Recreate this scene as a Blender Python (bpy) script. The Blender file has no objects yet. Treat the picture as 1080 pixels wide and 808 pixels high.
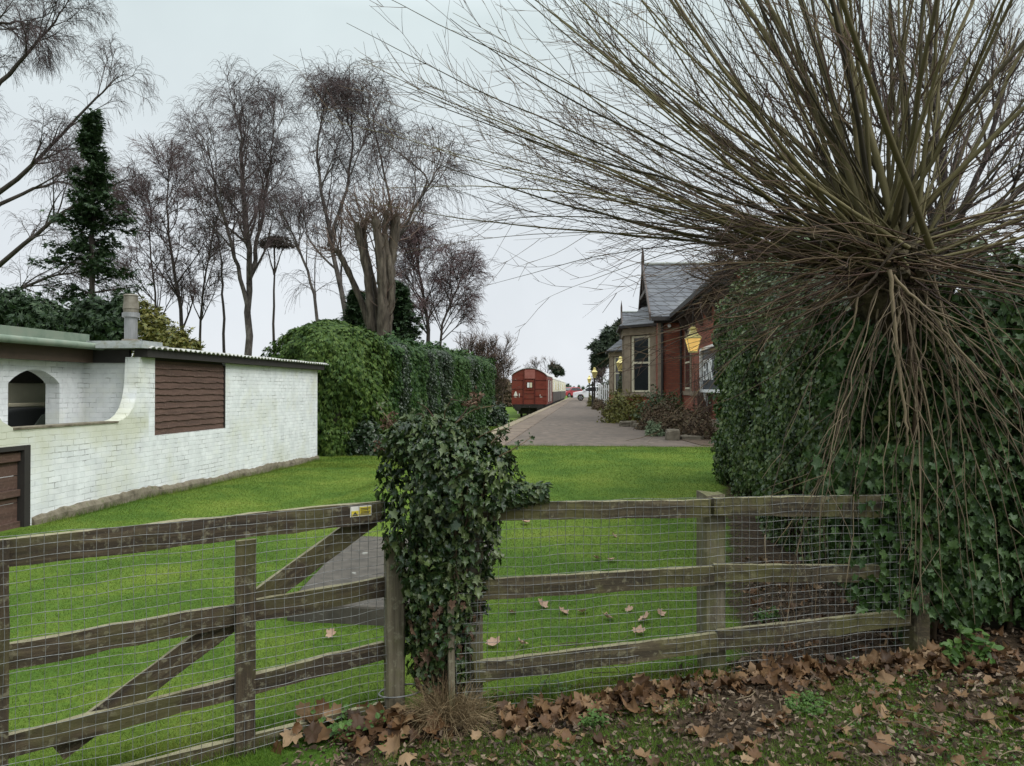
import bpy, math, random
import numpy as np
from mathutils import Vector, Matrix

random.seed(7)
RG = np.random.default_rng(11)
C = bpy.context.scene.collection
PI = math.pi
F = 780.0                      # focal length in photo pixels (photo 1080 x 808)
YAW, PITCH, EYE = math.radians(5.78), math.radians(0.514), 1.25

# ------------------------------------------------------------------ camera
cam_d = bpy.data.cameras.new('camera')
cam_d.sensor_width = 36; cam_d.lens = 26.0
cam_d.clip_start = 0.05; cam_d.clip_end = 4000
cam = bpy.data.objects.new('camera', cam_d); C.objects.link(cam)
cam.location = (0, 0, EYE); cam.rotation_euler = (PI/2 + PITCH, 0, YAW)
bpy.context.scene.camera = cam
RM = np.array(Matrix.Rotation(YAW, 3, 'Z') @ Matrix.Rotation(PI/2 + PITCH, 3, 'X'))

def ray(u, v):
    return RM @ np.array([(u-540)/F, -(v-404)/F, -1.0])
def at_y(u, v, y):
    d = ray(u, v); t = y/d[1]
    return np.array([d[0]*t, y, EYE + d[2]*t])
def at_x(u, v, x):
    d = ray(u, v); t = x/d[0]
    return np.array([x, d[1]*t, EYE + d[2]*t])
def on_line(u, v, A, B):       # vertical plane through ground points A, B
    d = ray(u, v); n = np.array([-(B[1]-A[1]), B[0]-A[0]])
    t = (n @ np.array(A[:2]))/(n @ d[:2])
    return np.array([d[0]*t, d[1]*t, EYE + d[2]*t])

# ------------------------------------------------------------------ ground height
def sm(a, b, x):
    t = np.clip((np.asarray(x, float)-a)/(b-a), 0, 1); return t*t*(3-2*t)
def gz(x, y):
    x = np.asarray(x, float); y = np.asarray(y, float)
    z = -0.5 - 0.45*sm(18, 58, y) - 0*x
    z = z + 0.1*sm(4.5, 6.5, -x)*(1-sm(9, 18, y))
    z = z + 0.13*sm(-1, 2.2, x)*(1-sm(5, 9, y)) - 0.1*(1-sm(4, 8, y))*(1-sm(-1.5, 1.2, x))*sm(-4, -2, x)
    side = sm(-4.2, -2.75, x)
    rise = np.where(y < 16.46, sm(5.5, 15.6, y), np.where(x < -2.84, 1-sm(16.5, 23, y), 0))
    z = z + rise*side*(-0.004 - z)
    z = np.where((y > 16.46) & (x > -2.84) & (y < 125), -0.15, z)
    return z + 0.012*np.sin(x*1.7+y*0.9) * np.sin(y*1.3-x*.6) * np.where((y > 15), 0, 1)
def gp(u, v, lift=0.0):        # point of the ground seen at pixel
    d = ray(u, v); t = 1.0
    lo, hi = 0.5, 200.0
    for _ in range(60):
        m = (lo+hi)/2; p = d*m
        if EYE + p[2] > gz(p[0], p[1]): lo = m
        else: hi = m
    p = d*lo
    return np.array([p[0], p[1], EYE+p[2]+lift])

# ------------------------------------------------------------------ materials
def new_mat(name):
    m = bpy.data.materials.new(name); m.use_nodes = True
    nt = m.node_tree; return m, nt, nt.nodes['Principled BSDF'], nt.nodes, nt.links
def ramp(N, stops):
    r = N.new('ShaderNodeValToRGB'); e = r.color_ramp.elements
    while len(e) < len(stops): e.new(0.5)
    for k, (p, c) in enumerate(stops):
        e[k].position = p; e[k].color = (*c, 1) if len(c) == 3 else c
    return r
def math_node(N, L, op, a, b=None):
    n = N.new('ShaderNodeMath'); n.operation = op
    for k, q in enumerate((a, b)):
        if q is None: continue
        if isinstance(q, (int, float)): n.inputs[k].default_value = q
        else: L.new(q, n.inputs[k])
    return n.outputs[0]
def mixc(N, L, fac, a, b, mode='MIX'):
    n = N.new('ShaderNodeMix'); n.data_type = 'RGBA'; n.blend_type = mode
    if isinstance(fac, (int, float)): n.inputs[0].default_value = fac
    else: L.new(fac, n.inputs[0])
    for k, q in ((6, a), (7, b)):
        if isinstance(q, tuple): n.inputs[k].default_value = (*q, 1)
        else: L.new(q, n.inputs[k])
    return n.outputs[2]
def noise(N, L, vec, scale, detail=5, rough=0.6):
    n = N.new('ShaderNodeTexNoise'); n.inputs['Scale'].default_value = scale
    n.inputs['Detail'].default_value = detail; n.inputs['Roughness'].default_value = rough
    if vec is not None: L.new(vec, n.inputs['Vector'])
    return n.outputs['Fac']
def coords(N, L, scale=(1, 1, 1)):
    t = N.new('ShaderNodeTexCoord'); mp = N.new('ShaderNodeMapping')
    mp.inputs['Scale'].default_value = scale
    L.new(t.outputs['Object'], mp.inputs['Vector']); return mp.outputs[0]
def bump(N, L, B, h, strength, dist):
    b = N.new('ShaderNodeBump'); b.inputs['Strength'].default_value = strength
    b.inputs['Distance'].default_value = dist; L.new(h, b.inputs['Height']); L.new(b.outputs[0], B.inputs['Normal'])

def mat_noise(name, cols, scale=6, rough=0.8, stretch=(1, 1, 1), bstr=0.3, bdist=0.01, island=0.0, detail=6, metal=0.0, spec=0.3, lo=.3, hi=.7):
    m, nt, B, N, L = new_mat(name)
    f = noise(N, L, coords(N, L, stretch), scale, detail)
    if island > 0:
        g = N.new('ShaderNodeNewGeometry')
        f2 = math_node(N, L, 'MULTIPLY', g.outputs['Random Per Island'], island)
        f = math_node(N, L, 'ADD', math_node(N, L, 'MULTIPLY', f, 1-island), f2)
    k = len(cols)
    r = ramp(N, [(lo+(hi-lo)*i/max(1, k-1), c) for i, c in enumerate(cols)])
    L.new(f, r.inputs[0]); L.new(r.outputs[0], B.inputs['Base Color'])
    B.inputs['Roughness'].default_value = rough; B.inputs['Metallic'].default_value = metal
    B.inputs['Specular IOR Level'].default_value = spec
    if bstr > 0: bump(N, L, B, f, bstr, bdist)
    return m
def mat_plain(name, c, rough=0.6, metal=0.0, spec=0.4):
    return mat_noise(name, [tuple(x*.88 for x in c), tuple(min(1, x*1.1) for x in c)], 9, rough, bstr=.08, metal=metal, spec=spec)

def mat_leaf(name, cols, rough=0.45, patch=0.6, trans=0.12, spec=.4):
    m, nt, B, N, L = new_mat(name)
    g = N.new('ShaderNodeNewGeometry')
    f = noise(N, L, coords(N, L), patch, 3)
    a = math_node(N, L, 'ADD', math_node(N, L, 'MULTIPLY', f, .45), math_node(N, L, 'MULTIPLY', g.outputs['Random Per Island'], .62))
    k = len(cols)
    r = ramp(N, [(.15+.7*i/max(1, k-1), c) for i, c in enumerate(cols)])
    L.new(a, r.inputs[0]); L.new(r.outputs[0], B.inputs['Base Color'])
    B.inputs['Roughness'].default_value = rough; B.inputs['Specular IOR Level'].default_value = spec
    if trans > 0:
        t = N.new('ShaderNodeBsdfTranslucent'); mx = N.new('ShaderNodeMixShader'); mx.inputs[0].default_value = trans
        L.new(r.outputs[0], t.inputs[0]); L.new(B.outputs[0], mx.inputs[1]); L.new(t.outputs[0], mx.inputs[2])
        L.new(mx.outputs[0], N['Material Output'].inputs['Surface'])
    return m

def mat_brick(name, c1, c2, mortar, bw=.225, bh=.075, msize=.01, rough=.85, bstr=.6, stain=None, stain_amt=.5, zs=1.0, soft=.1, offset=.5, lines=1.0, dark_joint=None):
    m, nt, B, N, L = new_mat(name)
    t = N.new('ShaderNodeTexCoord'); sp = N.new('ShaderNodeSeparateXYZ'); L.new(t.outputs['Object'], sp.inputs[0])
    cb = N.new('ShaderNodeCombineXYZ')
    wob = math_node(N, L, 'MULTIPLY', math_node(N, L, 'SUBTRACT', noise(N, L, t.outputs['Object'], 2.2, 3), .5), .03)
    wob2 = math_node(N, L, 'MULTIPLY', math_node(N, L, 'SUBTRACT', noise(N, L, t.outputs['Object'], 14, 2), .5), .014)
    L.new(math_node(N, L, 'ADD', math_node(N, L, 'ADD', sp.outputs[0], sp.outputs[1]), wob2), cb.inputs[0])
    L.new(math_node(N, L, 'ADD', math_node(N, L, 'ADD', math_node(N, L, 'MULTIPLY', sp.outputs[2], zs), wob), wob2), cb.inputs[1])
    b = N.new('ShaderNodeTexBrick'); L.new(cb.outputs[0], b.inputs['Vector'])
    b.inputs['Scale'].default_value = 1; b.inputs['Brick Width'].default_value = bw; b.inputs['Row Height'].default_value = bh
    b.inputs['Mortar Size'].default_value = msize; b.inputs['Mortar Smooth'].default_value = soft; b.offset = offset
    b.inputs['Color1'].default_value = (*c1, 1); b.inputs['Color2'].default_value = (*c2, 1); b.inputs['Mortar'].default_value = (*mortar, 1)
    n1 = noise(N, L, t.outputs['Object'], 5, 6); n2 = noise(N, L, t.outputs['Object'], .9, 4)
    if dark_joint:
        nj = noise(N, L, cb.outputs[0], 3.3, 4, .7); rj = ramp(N, [(.50, (.67, .69, .69)), (.66, dark_joint)]); L.new(nj, rj.inputs[0]); L.new(rj.outputs[0], b.inputs['Mortar'])
    r = ramp(N, [(.3, (.72, .72, .72)), (.7, (1.1, 1.1, 1.1))]); L.new(n1, r.inputs[0])
    col = mixc(N, L, .7, b.outputs['Color'], r.outputs[0], 'MULTIPLY')
    if stain:
        rs = ramp(N, [(.5, (0, 0, 0)), (.72, (stain_amt,)*3)]); sv = math_node(N, L, 'ADD', math_node(N, L, 'MULTIPLY', n2, .75), math_node(N, L, 'MULTIPLY', n1, .25))
        if dark_joint:      # algae along the top of the low garden wall and its swept end
            zt_ = math_node(N, L, 'MULTIPLY', math_node(N, L, 'LESS_THAN', sp.outputs[1], 11.3), math_node(N, L, 'GREATER_THAN', sp.outputs[0], -6.95))
            zd = math_node(N, L, 'SUBTRACT', 1.0, math_node(N, L, 'MULTIPLY', math_node(N, L, 'ABSOLUTE', math_node(N, L, 'SUBTRACT', sp.outputs[2], .78)), 2.6))
            sv = math_node(N, L, 'ADD', sv, math_node(N, L, 'MULTIPLY', zt_, math_node(N, L, 'MULTIPLY', math_node(N, L, 'MAXIMUM', zd, 0.0), .22)))
        L.new(sv, rs.inputs[0])
        col = mixc(N, L, rs.outputs[0], col, stain)
    L.new(col, B.inputs['Base Color']); B.inputs['Roughness'].default_value = rough
    h = math_node(N, L, 'ADD', math_node(N, L, 'MULTIPLY', b.outputs['Fac'], -lines), math_node(N, L, 'MULTIPLY', n1, .5))
    bump(N, L, B, h, bstr, .012)
    return m

def mat_wood(name, cols, lichen, amt=.5, axis=0, moss=None):
    m, nt, B, N, L = new_mat(name)
    s = [14, 14, 14]; s[axis] = .8
    oi = N.new('ShaderNodeObjectInfo'); tcw = N.new('ShaderNodeTexCoord'); ofs = N.new('ShaderNodeVectorMath'); ofs.operation = 'MULTIPLY_ADD'
    cbw = N.new('ShaderNodeCombineXYZ')
    for q in range(3): L.new(oi.outputs['Random'], cbw.inputs[q])
    L.new(cbw.outputs[0], ofs.inputs[0]); ofs.inputs[1].default_value = (37, 23, 51); L.new(tcw.outputs['Object'], ofs.inputs[2])
    mpw = N.new('ShaderNodeMapping'); mpw.inputs['Scale'].default_value = tuple(s); L.new(ofs.outputs[0], mpw.inputs['Vector'])
    v = mpw.outputs[0]; v2 = ofs.outputs[0]
    g = noise(N, L, v, 2.2, 8, .7)
    r = ramp(N, [(.28+.44*i/(len(cols)-1), c) for i, c in enumerate(cols)]); L.new(g, r.inputs[0])
    n2 = noise(N, L, v2, 24, 8, .7); n3 = noise(N, L, v2, 3.1, 4)
    rl = ramp(N, [(.54, (0, 0, 0)), (.62, (amt,)*3)]); L.new(n2, rl.inputs[0])
    col = mixc(N, L, rl.outputs[0], r.outputs[0], lichen)
    if moss:
        ge = N.new('ShaderNodeNewGeometry'); sp = N.new('ShaderNodeSeparateXYZ'); L.new(ge.outputs['Normal'], sp.inputs[0])
        rm = ramp(N, [(.48, (0, 0, 0)), (.62, (.7, .7, .7))]); L.new(math_node(N, L, 'ADD', n3, math_node(N, L, 'MULTIPLY', sp.outputs[2], .12)), rm.inputs[0])
        col = mixc(N, L, rm.outputs[0], col, moss)
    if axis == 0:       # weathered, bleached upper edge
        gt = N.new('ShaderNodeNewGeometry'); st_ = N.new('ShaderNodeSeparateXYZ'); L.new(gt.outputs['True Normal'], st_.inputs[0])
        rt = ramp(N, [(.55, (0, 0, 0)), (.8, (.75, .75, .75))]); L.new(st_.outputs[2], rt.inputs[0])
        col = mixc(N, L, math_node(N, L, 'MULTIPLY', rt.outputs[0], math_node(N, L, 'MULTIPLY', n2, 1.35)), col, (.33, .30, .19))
    L.new(col, B.inputs['Base Color']); B.inputs['Roughness'].default_value = .85
    bump(N, L, B, math_node(N, L, 'ADD', g, math_node(N, L, 'MULTIPLY', n2, .6)), .7, .006)
    return m

M = {}
M['white_brick'] = mat_brick('white_painted_brick', (.77, .785, .785), (.71, .735, .735), (.66, .68, .68), stain=(.42, .42, .25), stain_amt=.6, bstr=.45, msize=.006, dark_joint=(.26, .26, .25))
M['red_brick'] = mat_brick('red_brick', (.36, .105, .055), (.25, .07, .04), (.15, .085, .06), msize=.008, bstr=.4, stain=(.10, .04, .03), stain_amt=.6)
M['slate'] = mat_brick('slate', (.095, .102, .115), (.062, .067, .078), (.014, .014, .016), bw=.42, bh=.2, msize=.022, rough=.6, bstr=1.0, stain=(.16, .165, .165), stain_amt=.5)
M['sandstone'] = mat_noise('sandstone', [(.20, .155, .11), (.31, .25, .185)], 5, .85)
M['plinth'] = mat_noise('plinth', [(.05, .042, .028), (.13, .112, .078), (.19, .165, .12), (.10, .105, .05)], 6, .9, bstr=.8, bdist=.03)
M['brown_lap'] = mat_wood('brown_lap', [(.04, .022, .016), (.085, .046, .033), (.125, .072, .054)], (.17, .115, .09), .4, axis=1)
M['dark_timber'] = mat_plain('dark_timber', (.028, .024, .022), .7)
M['brown_timber'] = mat_plain('brown_timber', (.075, .05, .035), .7)
M['barge'] = mat_plain('barge', (.06, .042, .034), .6)
M['felt'] = mat_noise('green_felt', [(.11, .15, .11), (.17, .21, .16), (.2, .22, .17)], 5, .8)
M['roof_grey'] = mat_noise('roof_grey', [(.22, .24, .23), (.34, .36, .35), (.2, .2, .14)], 8, .7)
M['corrugated'] = mat_noise('corrugated_sheet', [(.25, .25, .23), (.42, .42, .39), (.16, .13, .09)], 6, .6)
M['metal'] = mat_noise('flue_metal', [(.16, .165, .165), (.36, .36, .36)], 5, .5, metal=.6, stretch=(1, 1, .3))
M['metal_old'] = mat_noise('flue_metal_old', [(.11, .095, .07), (.24, .22, .18)], 6, .7, metal=.2)
M['cream_paint'] = mat_plain('cream_paint', (.62, .57, .42), .5)
M['white_paint'] = mat_plain('white_paint', (.75, .76, .75), .5)
M['inner_wall'] = mat_noise('inner_wall', [(.5, .49, .4), (.6, .58, .48)], 4, .8)
M['greygreen'] = mat_plain('grey_green_paint', (.16, .18, .15), .6)
M['black'] = mat_plain('black_cover', (.012, .013, .014), .5)
M['glass'] = mat_plain('window_glass', (.02, .023, .026), .08, spec=.8)
M['wagon_red'] = mat_noise('wagon_red', [(.115, .022, .014), (.175, .035, .022), (.14, .045, .03)], 1.4, .55, stretch=(1, 1, 2.5))
M['wagon_maroon'] = mat_noise('wagon_maroon', [(.07, .014, .012), (.1, .02, .016)], 2, .55)
M['wagon_panel'] = mat_noise('wagon_panel', [(.25, .08, .06), (.32, .12, .1)], 3, .6)
M['wagon_roof'] = mat_noise('wagon_roof', [(.35, .34, .32), (.5, .49, .47)], 2, .7)
M['coach_cream'] = mat_noise('coach_cream', [(.56, .53, .40), (.66, .64, .5)], 2, .5)
M['coach_dark'] = mat_noise('coach_dark', [(.03, .025, .02), (.06, .045, .035)], 2, .6)
M['iron'] = mat_noise('black_iron', [(.012, .011, .01), (.03, .025, .02)], 5, .7)
M['rail'] = mat_plain('rail_steel', (.1, .06, .04), .5, metal=.5)
M['wheel_tyre'] = mat_plain('rubber', (.02, .02, .02), .8)
M['alloy'] = mat_plain('alloy', (.45, .46, .47), .3, metal=.7)
M['car_white'] = mat_plain('car_white', (.72, .73, .75), .25, spec=.6)
M['car_red'] = mat_plain('car_red', (.28, .02, .025), .3, spec=.6)
M['lamp_red'] = mat_plain('tail_lamp', (.3, .01, .01), .3)
M['lamp_yellow'] = mat_plain('lamp_yellow', (.74, .64, .26), .45)
def mat_emit(name, c, s):
    m, nt, B, N, L = new_mat(name)
    f = noise(N, L, coords(N, L), 3, 2)
    r = ramp(N, [(.3, tuple(x*.7 for x in c)), (.7, c)]); L.new(f, r.inputs[0])
    L.new(r.outputs[0], B.inputs['Base Color']); L.new(r.outputs[0], B.inputs['Emission Color'])
    B.inputs['Emission Strength'].default_value = s; B.inputs['Roughness'].default_value = .2
    return m
M['lamp_glass'] = mat_emit('lamp_glass', (.88, .55, .16), .55)
M['lamp_bulb'] = mat_emit('lamp_bulb', (1, .75, .25), 3.0)
M['lamp_pane'] = mat_noise('lamp_pane', [(.55, .45, .16), (.62, .52, .22)], 4, .2)
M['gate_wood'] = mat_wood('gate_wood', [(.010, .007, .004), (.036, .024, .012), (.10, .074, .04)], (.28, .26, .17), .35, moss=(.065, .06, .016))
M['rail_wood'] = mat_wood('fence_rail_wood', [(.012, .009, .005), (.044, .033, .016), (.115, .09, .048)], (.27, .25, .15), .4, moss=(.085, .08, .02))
M['post_wood'] = mat_wood('post_wood', [(.035, .028, .018), (.105, .088, .056), (.19, .165, .11)], (.29, .28, .19), .35, axis=2, moss=(.10, .10, .03))
M['stile_wood'] = mat_wood('stile_wood', [(.02, .015, .009), (.06, .045, .027), (.12, .095, .06)], (.28, .26, .18), .35, axis=2, moss=(.08, .08, .022))
M['wire'] = mat_noise('galvanised_wire', [(.10, .10, .095), (.25, .255, .245)], 30, .5, metal=.4, bstr=0)
M['sign_white'] = mat_plain('sign_white', (.7, .68, .62), .5)
M['sign_yellow'] = mat_plain('sign_yellow', (.62, .5, .05), .5)
M['ink'] = mat_plain('ink', (.06, .05, .02), .6)
M['sign_blue'] = mat_plain('board_blue', (.02, .03, .045), .35)
M['tarmac'] = mat_noise('platform_tarmac', [(.055, .042, .033), (.125, .096, .074), (.082, .064, .05), (.17, .135, .105)], 1.9, .8, detail=14, bstr=.6, bdist=.02, stretch=(1, .6, 1))
M['edging'] = mat_noise('platform_edging', [(.085, .064, .046), (.165, .125, .09), (.11, .082, .064), (.225, .175, .12)], 1.6, .8, detail=10, bstr=.4)
M['bed_soil'] = mat_noise('bed_soil', [(.05, .035, .025), (.1, .07, .045)], 6, .95, bstr=1, bdist=.04)
M['coping'] = mat_noise('platform_coping', [(.12, .098, .062), (.235, .195, .13), (.17, .135, .095)], 3, .8)
M['slab'] = None
M['stone'] = mat_noise('stone', [(.085, .072, .052), (.19, .165, .125)], 6, .9, bstr=.7, bdist=.02)
M['bark_birch'] = mat_noise('birch_bark', [(.03, .025, .022), (.09, .075, .066), (.2, .175, .155)], 3, .85, stretch=(1, 1, .7), lo=.3, hi=.72)
M['bark_dark'] = mat_noise('dark_bark', [(.03, .024, .02), (.075, .06, .052)], 4, .9, stretch=(1, 1, .4))
M['bark_pollard'] = mat_noise('pollard_bark', [(.02, .016, .011), (.062, .05, .036), (.125, .105, .078)], 6, .9, stretch=(1.8, 1.8, .3), bstr=.9, bdist=.06)
M['twig'] = mat_noise('birch_twig', [(.045, .03, .03), (.085, .06, .058)], 2, .8, bstr=0)
M['twig_brown'] = mat_noise('brown_twig', [(.075, .048, .036), (.14, .095, .072)], 2, .8, bstr=0)
M['twig_purple'] = mat_noise('purple_twig', [(.065, .04, .04), (.12, .078, .075)], 2, .8, bstr=0)
M['willow'] = mat_noise('willow_bark', [(.022, .018, .010), (.06, .05, .02), (.105, .09, .036), (.17, .145, .07)], 6, .75, stretch=(1, 1, .5), bstr=.6, island=.6, lo=.2, hi=.8)
M['willow_head'] = mat_noise('willow_head_bark', [(.02, .016, .009), (.06, .047, .026), (.12, .096, .055)], 14, .9, bstr=.9, bdist=.03)
M['willow_twig'] = mat_noise('willow_twig', [(.04, .024, .018), (.085, .05, .034), (.12, .085, .045)], 3, .7, island=.6, bstr=0)
M['dead_twig'] = mat_noise('dead_twig', [(.04, .028, .016), (.098, .072, .042), (.19, .148, .09)], 5, .75, island=.5, bstr=.2)
M['ivy'] = mat_leaf('ivy_leaf', [(.008, .02, .006), (.016, .036, .010), (.032, .062, .015), (.07, .10, .03), (.10, .125, .05)], .38, 2.5, spec=.4)
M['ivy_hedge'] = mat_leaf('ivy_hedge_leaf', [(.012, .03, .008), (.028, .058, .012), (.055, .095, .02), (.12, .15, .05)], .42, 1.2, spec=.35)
M['ivy_dark'] = mat_leaf('ivy_broad_leaf', [(.014, .036, .009), (.03, .068, .014), (.055, .10, .022)], .46, 1.5, spec=.3)  # leaf greens of the broad-leaved return of the hedge
M['brown_leaf'] = mat_leaf('withered_leaf', [(.075, .042, .025), (.14, .085, .05)], .7, 2)
M['cypress'] = mat_leaf('cypress_leaf', [(.014, .034, .007), (.03, .064, .011), (.055, .10, .016), (.09, .135, .026)], .6, .8, spec=.2)
M['hedge'] = mat_leaf('hedge_leaf', [(.008, .026, .008), (.017, .048, .011), (.034, .078, .016), (.062, .11, .026)], .55, .45, spec=.2)
M['laurel'] = mat_leaf('laurel_leaf', [(.009, .022, .008), (.018, .04, .013), (.04, .062, .026)], .38, 1, spec=.45)
M['conifer'] = mat_leaf('conifer_leaf', [(.010, .026, .010), (.02, .045, .014), (.036, .066, .02)], .6, .5)
M['pine'] = mat_leaf('pine_leaf', [(.013, .024, .013), (.022, .038, .017), (.034, .052, .022)], .6, .3)
M['yellow_green'] = mat_leaf('yellow_green_leaf', [(.06, .065, .012), (.12, .12, .02), (.17, .15, .03), (.07, .1, .02)], .55, 1.5)
M['brown_shrub'] = mat_leaf('brown_shrub_leaf', [(.035, .024, .014), (.08, .052, .03), (.14, .095, .055), (.06, .06, .025)], .8, 1.5)
M['shrub_green'] = mat_leaf('shrub_green_leaf', [(.03, .05, .02), (.055, .085, .03), (.09, .11, .05)], .5, 1.5)
M['lavender'] = mat_leaf('lavender_leaf', [(.11, .15, .08), (.18, .23, .13)], .7, 1.5)
M['litter'] = mat_leaf('litter_leaf', [(.026, .014, .006), (.062, .031, .013), (.108, .054, .022), (.155, .088, .04), (.25, .165, .09)], .6, 2, spec=.3)
M['litter_small'] = mat_leaf('litter_scrap', [(.02, .014, .009), (.05, .033, .021), (.09, .06, .038), (.16, .11, .07), (.26, .2, .14)], .7, 3)
M['lawn_leaf'] = mat_leaf('lawn_leaf', [(.3, .18, .11), (.42, .28, .2), (.5, .38, .28)], .65, 2)
M['weed'] = mat_leaf('weed_leaf', [(.03, .075, .012), (.055, .12, .018), (.095, .17, .03)], .55, 2, .25)
M['straw'] = mat_leaf('straw', [(.12, .08, .04), (.22, .155, .08), (.3, .23, .13)], .8, 2)
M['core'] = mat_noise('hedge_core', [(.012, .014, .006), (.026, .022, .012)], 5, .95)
M['stem'] = mat_noise('ivy_stem', [(.05, .035, .02), (.12, .085, .05)], 8, .85)

def mat_grass(name, cols):
    m, nt, B, N, L = new_mat(name)
    v = coords(N, L); g = N.new('ShaderNodeNewGeometry')
    f = math_node(N, L, 'ADD', math_node(N, L, 'ADD', math_node(N, L, 'MULTIPLY', noise(N, L, v, .8, 5), .55), math_node(N, L, 'MULTIPLY', noise(N, L, v, 3.7, 4), .4)), math_node(N, L, 'MULTIPLY', math_node(N, L, 'SUBTRACT', g.outputs['Random Per Island'], .25), .28))
    r = ramp(N, cols)
    L.new(f, r.inputs[0]); L.new(r.outputs[0], B.inputs['Base Color'])
    B.inputs['Roughness'].default_value = .6; B.inputs['Specular IOR Level'].default_value = .2
    t = N.new('ShaderNodeBsdfTranslucent'); mx = N.new('ShaderNodeMixShader'); mx.inputs[0].default_value = .3
    L.new(r.outputs[0], t.inputs[0]); L.new(B.outputs[0], mx.inputs[1]); L.new(t.outputs[0], mx.inputs[2])
    L.new(mx.outputs[0], N['Material Output'].inputs['Surface'])
    return m
M['grass'] = mat_grass('grass_blade', [(.3, (.036, .082, .009)), (.44, (.062, .118, .013)), (.57, (.106, .160, .019)), (.75, (.175, .200, .036))])
M['verge'] = mat_grass('verge_blade', [(.3, (.045, .10, .010)), (.5, (.075, .15, .014)), (.7, (.12, .185, .022)), (.85, (.18, .2, .04))])

def mat_ground():
    m, nt, B, N, L = new_mat('ground')
    t = N.new('ShaderNodeTexCoord'); v = t.outputs['Object']; sp = N.new('ShaderNodeSeparateXYZ'); L.new(v, sp.inputs[0])
    n1 = noise(N, L, v, .8, 6); n2 = noise(N, L, v, 22, 8); n3 = noise(N, L, v, 3, 5)
    f = math_node(N, L, 'ADD', math_node(N, L, 'MULTIPLY', n1, .75), math_node(N, L, 'MULTIPLY', n2, .3))
    r = ramp(N, [(.32, (.035, .078, .009)), (.47, (.060, .114, .013)), (.59, (.102, .155, .019)), (.76, (.165, .19, .036))]); L.new(f, r.inputs[0])
    rs = ramp(N, [(.3, (.018, .013, .008)), (.55, (.05, .034, .02)), (.7, (.1, .072, .045))]); L.new(n2, rs.inputs[0])
    # bare soil in front of the fence and under the ivy hedge
    d = math_node(N, L, 'SUBTRACT', math_node(N, L, 'ADD', math_node(N, L, 'MULTIPLY', sp.outputs[0], .245), 4.42), sp.outputs[1])
    d = math_node(N, L, 'ADD', d, math_node(N, L, 'MULTIPLY', math_node(N, L, 'SUBTRACT', n3, .5), .5))
    d1 = math_node(N, L, 'MULTIPLY', d, math_node(N, L, 'GREATER_THAN', sp.outputs[0], -1.25))
    dh = math_node(N, L, 'SUBTRACT', math_node(N, L, 'ADD', sp.outputs[0], math_node(N, L, 'MULTIPLY', n3, .4)), math_node(N, L, 'ADD', math_node(N, L, 'MULTIPLY', sp.outputs[1], .17), .24))
    dh = math_node(N, L, 'MULTIPLY', dh, math_node(N, L, 'LESS_THAN', sp.outputs[1], 13.0))
    mk = math_node(N, L, 'MAXIMUM', d1, dh)
    rk = ramp(N, [(.0, (0, 0, 0)), (.12, (1, 1, 1))]); L.new(mk, rk.inputs[0])
    col = mixc(N, L, rk.outputs[0], r.outputs[0], rs.outputs[0])
    L.new(col, B.inputs['Base Color']); B.inputs['Roughness'].default_value = .9; B.inputs['Specular IOR Level'].default_value = .15
    bump(N, L, B, n2, .8, .03)
    return m
M['ground'] = mat_ground()
def mat_slab():
    m, nt, B, N, L = new_mat('concrete_slab')
    v = coords(N, L)
    n1 = noise(N, L, v, 7, 8); n2 = noise(N, L, v, 5.5, 5, .55)
    r = ramp(N, [(.3, (.04, .034, .026)), (.7, (.098, .084, .066))]); L.new(n1, r.inputs[0])
    rl = ramp(N, [(.66, (0, 0, 0)), (.70, (.6, .6, .6))]); L.new(n2, rl.inputs[0])
    L.new(mixc(N, L, rl.outputs[0], r.outputs[0], (.36, .36, .32)), B.inputs['Base Color'])
    B.inputs['Roughness'].default_value = .85; bump(N, L, B, n1, .4, .01)
    return m
M['slab'] = mat_slab()

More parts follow.
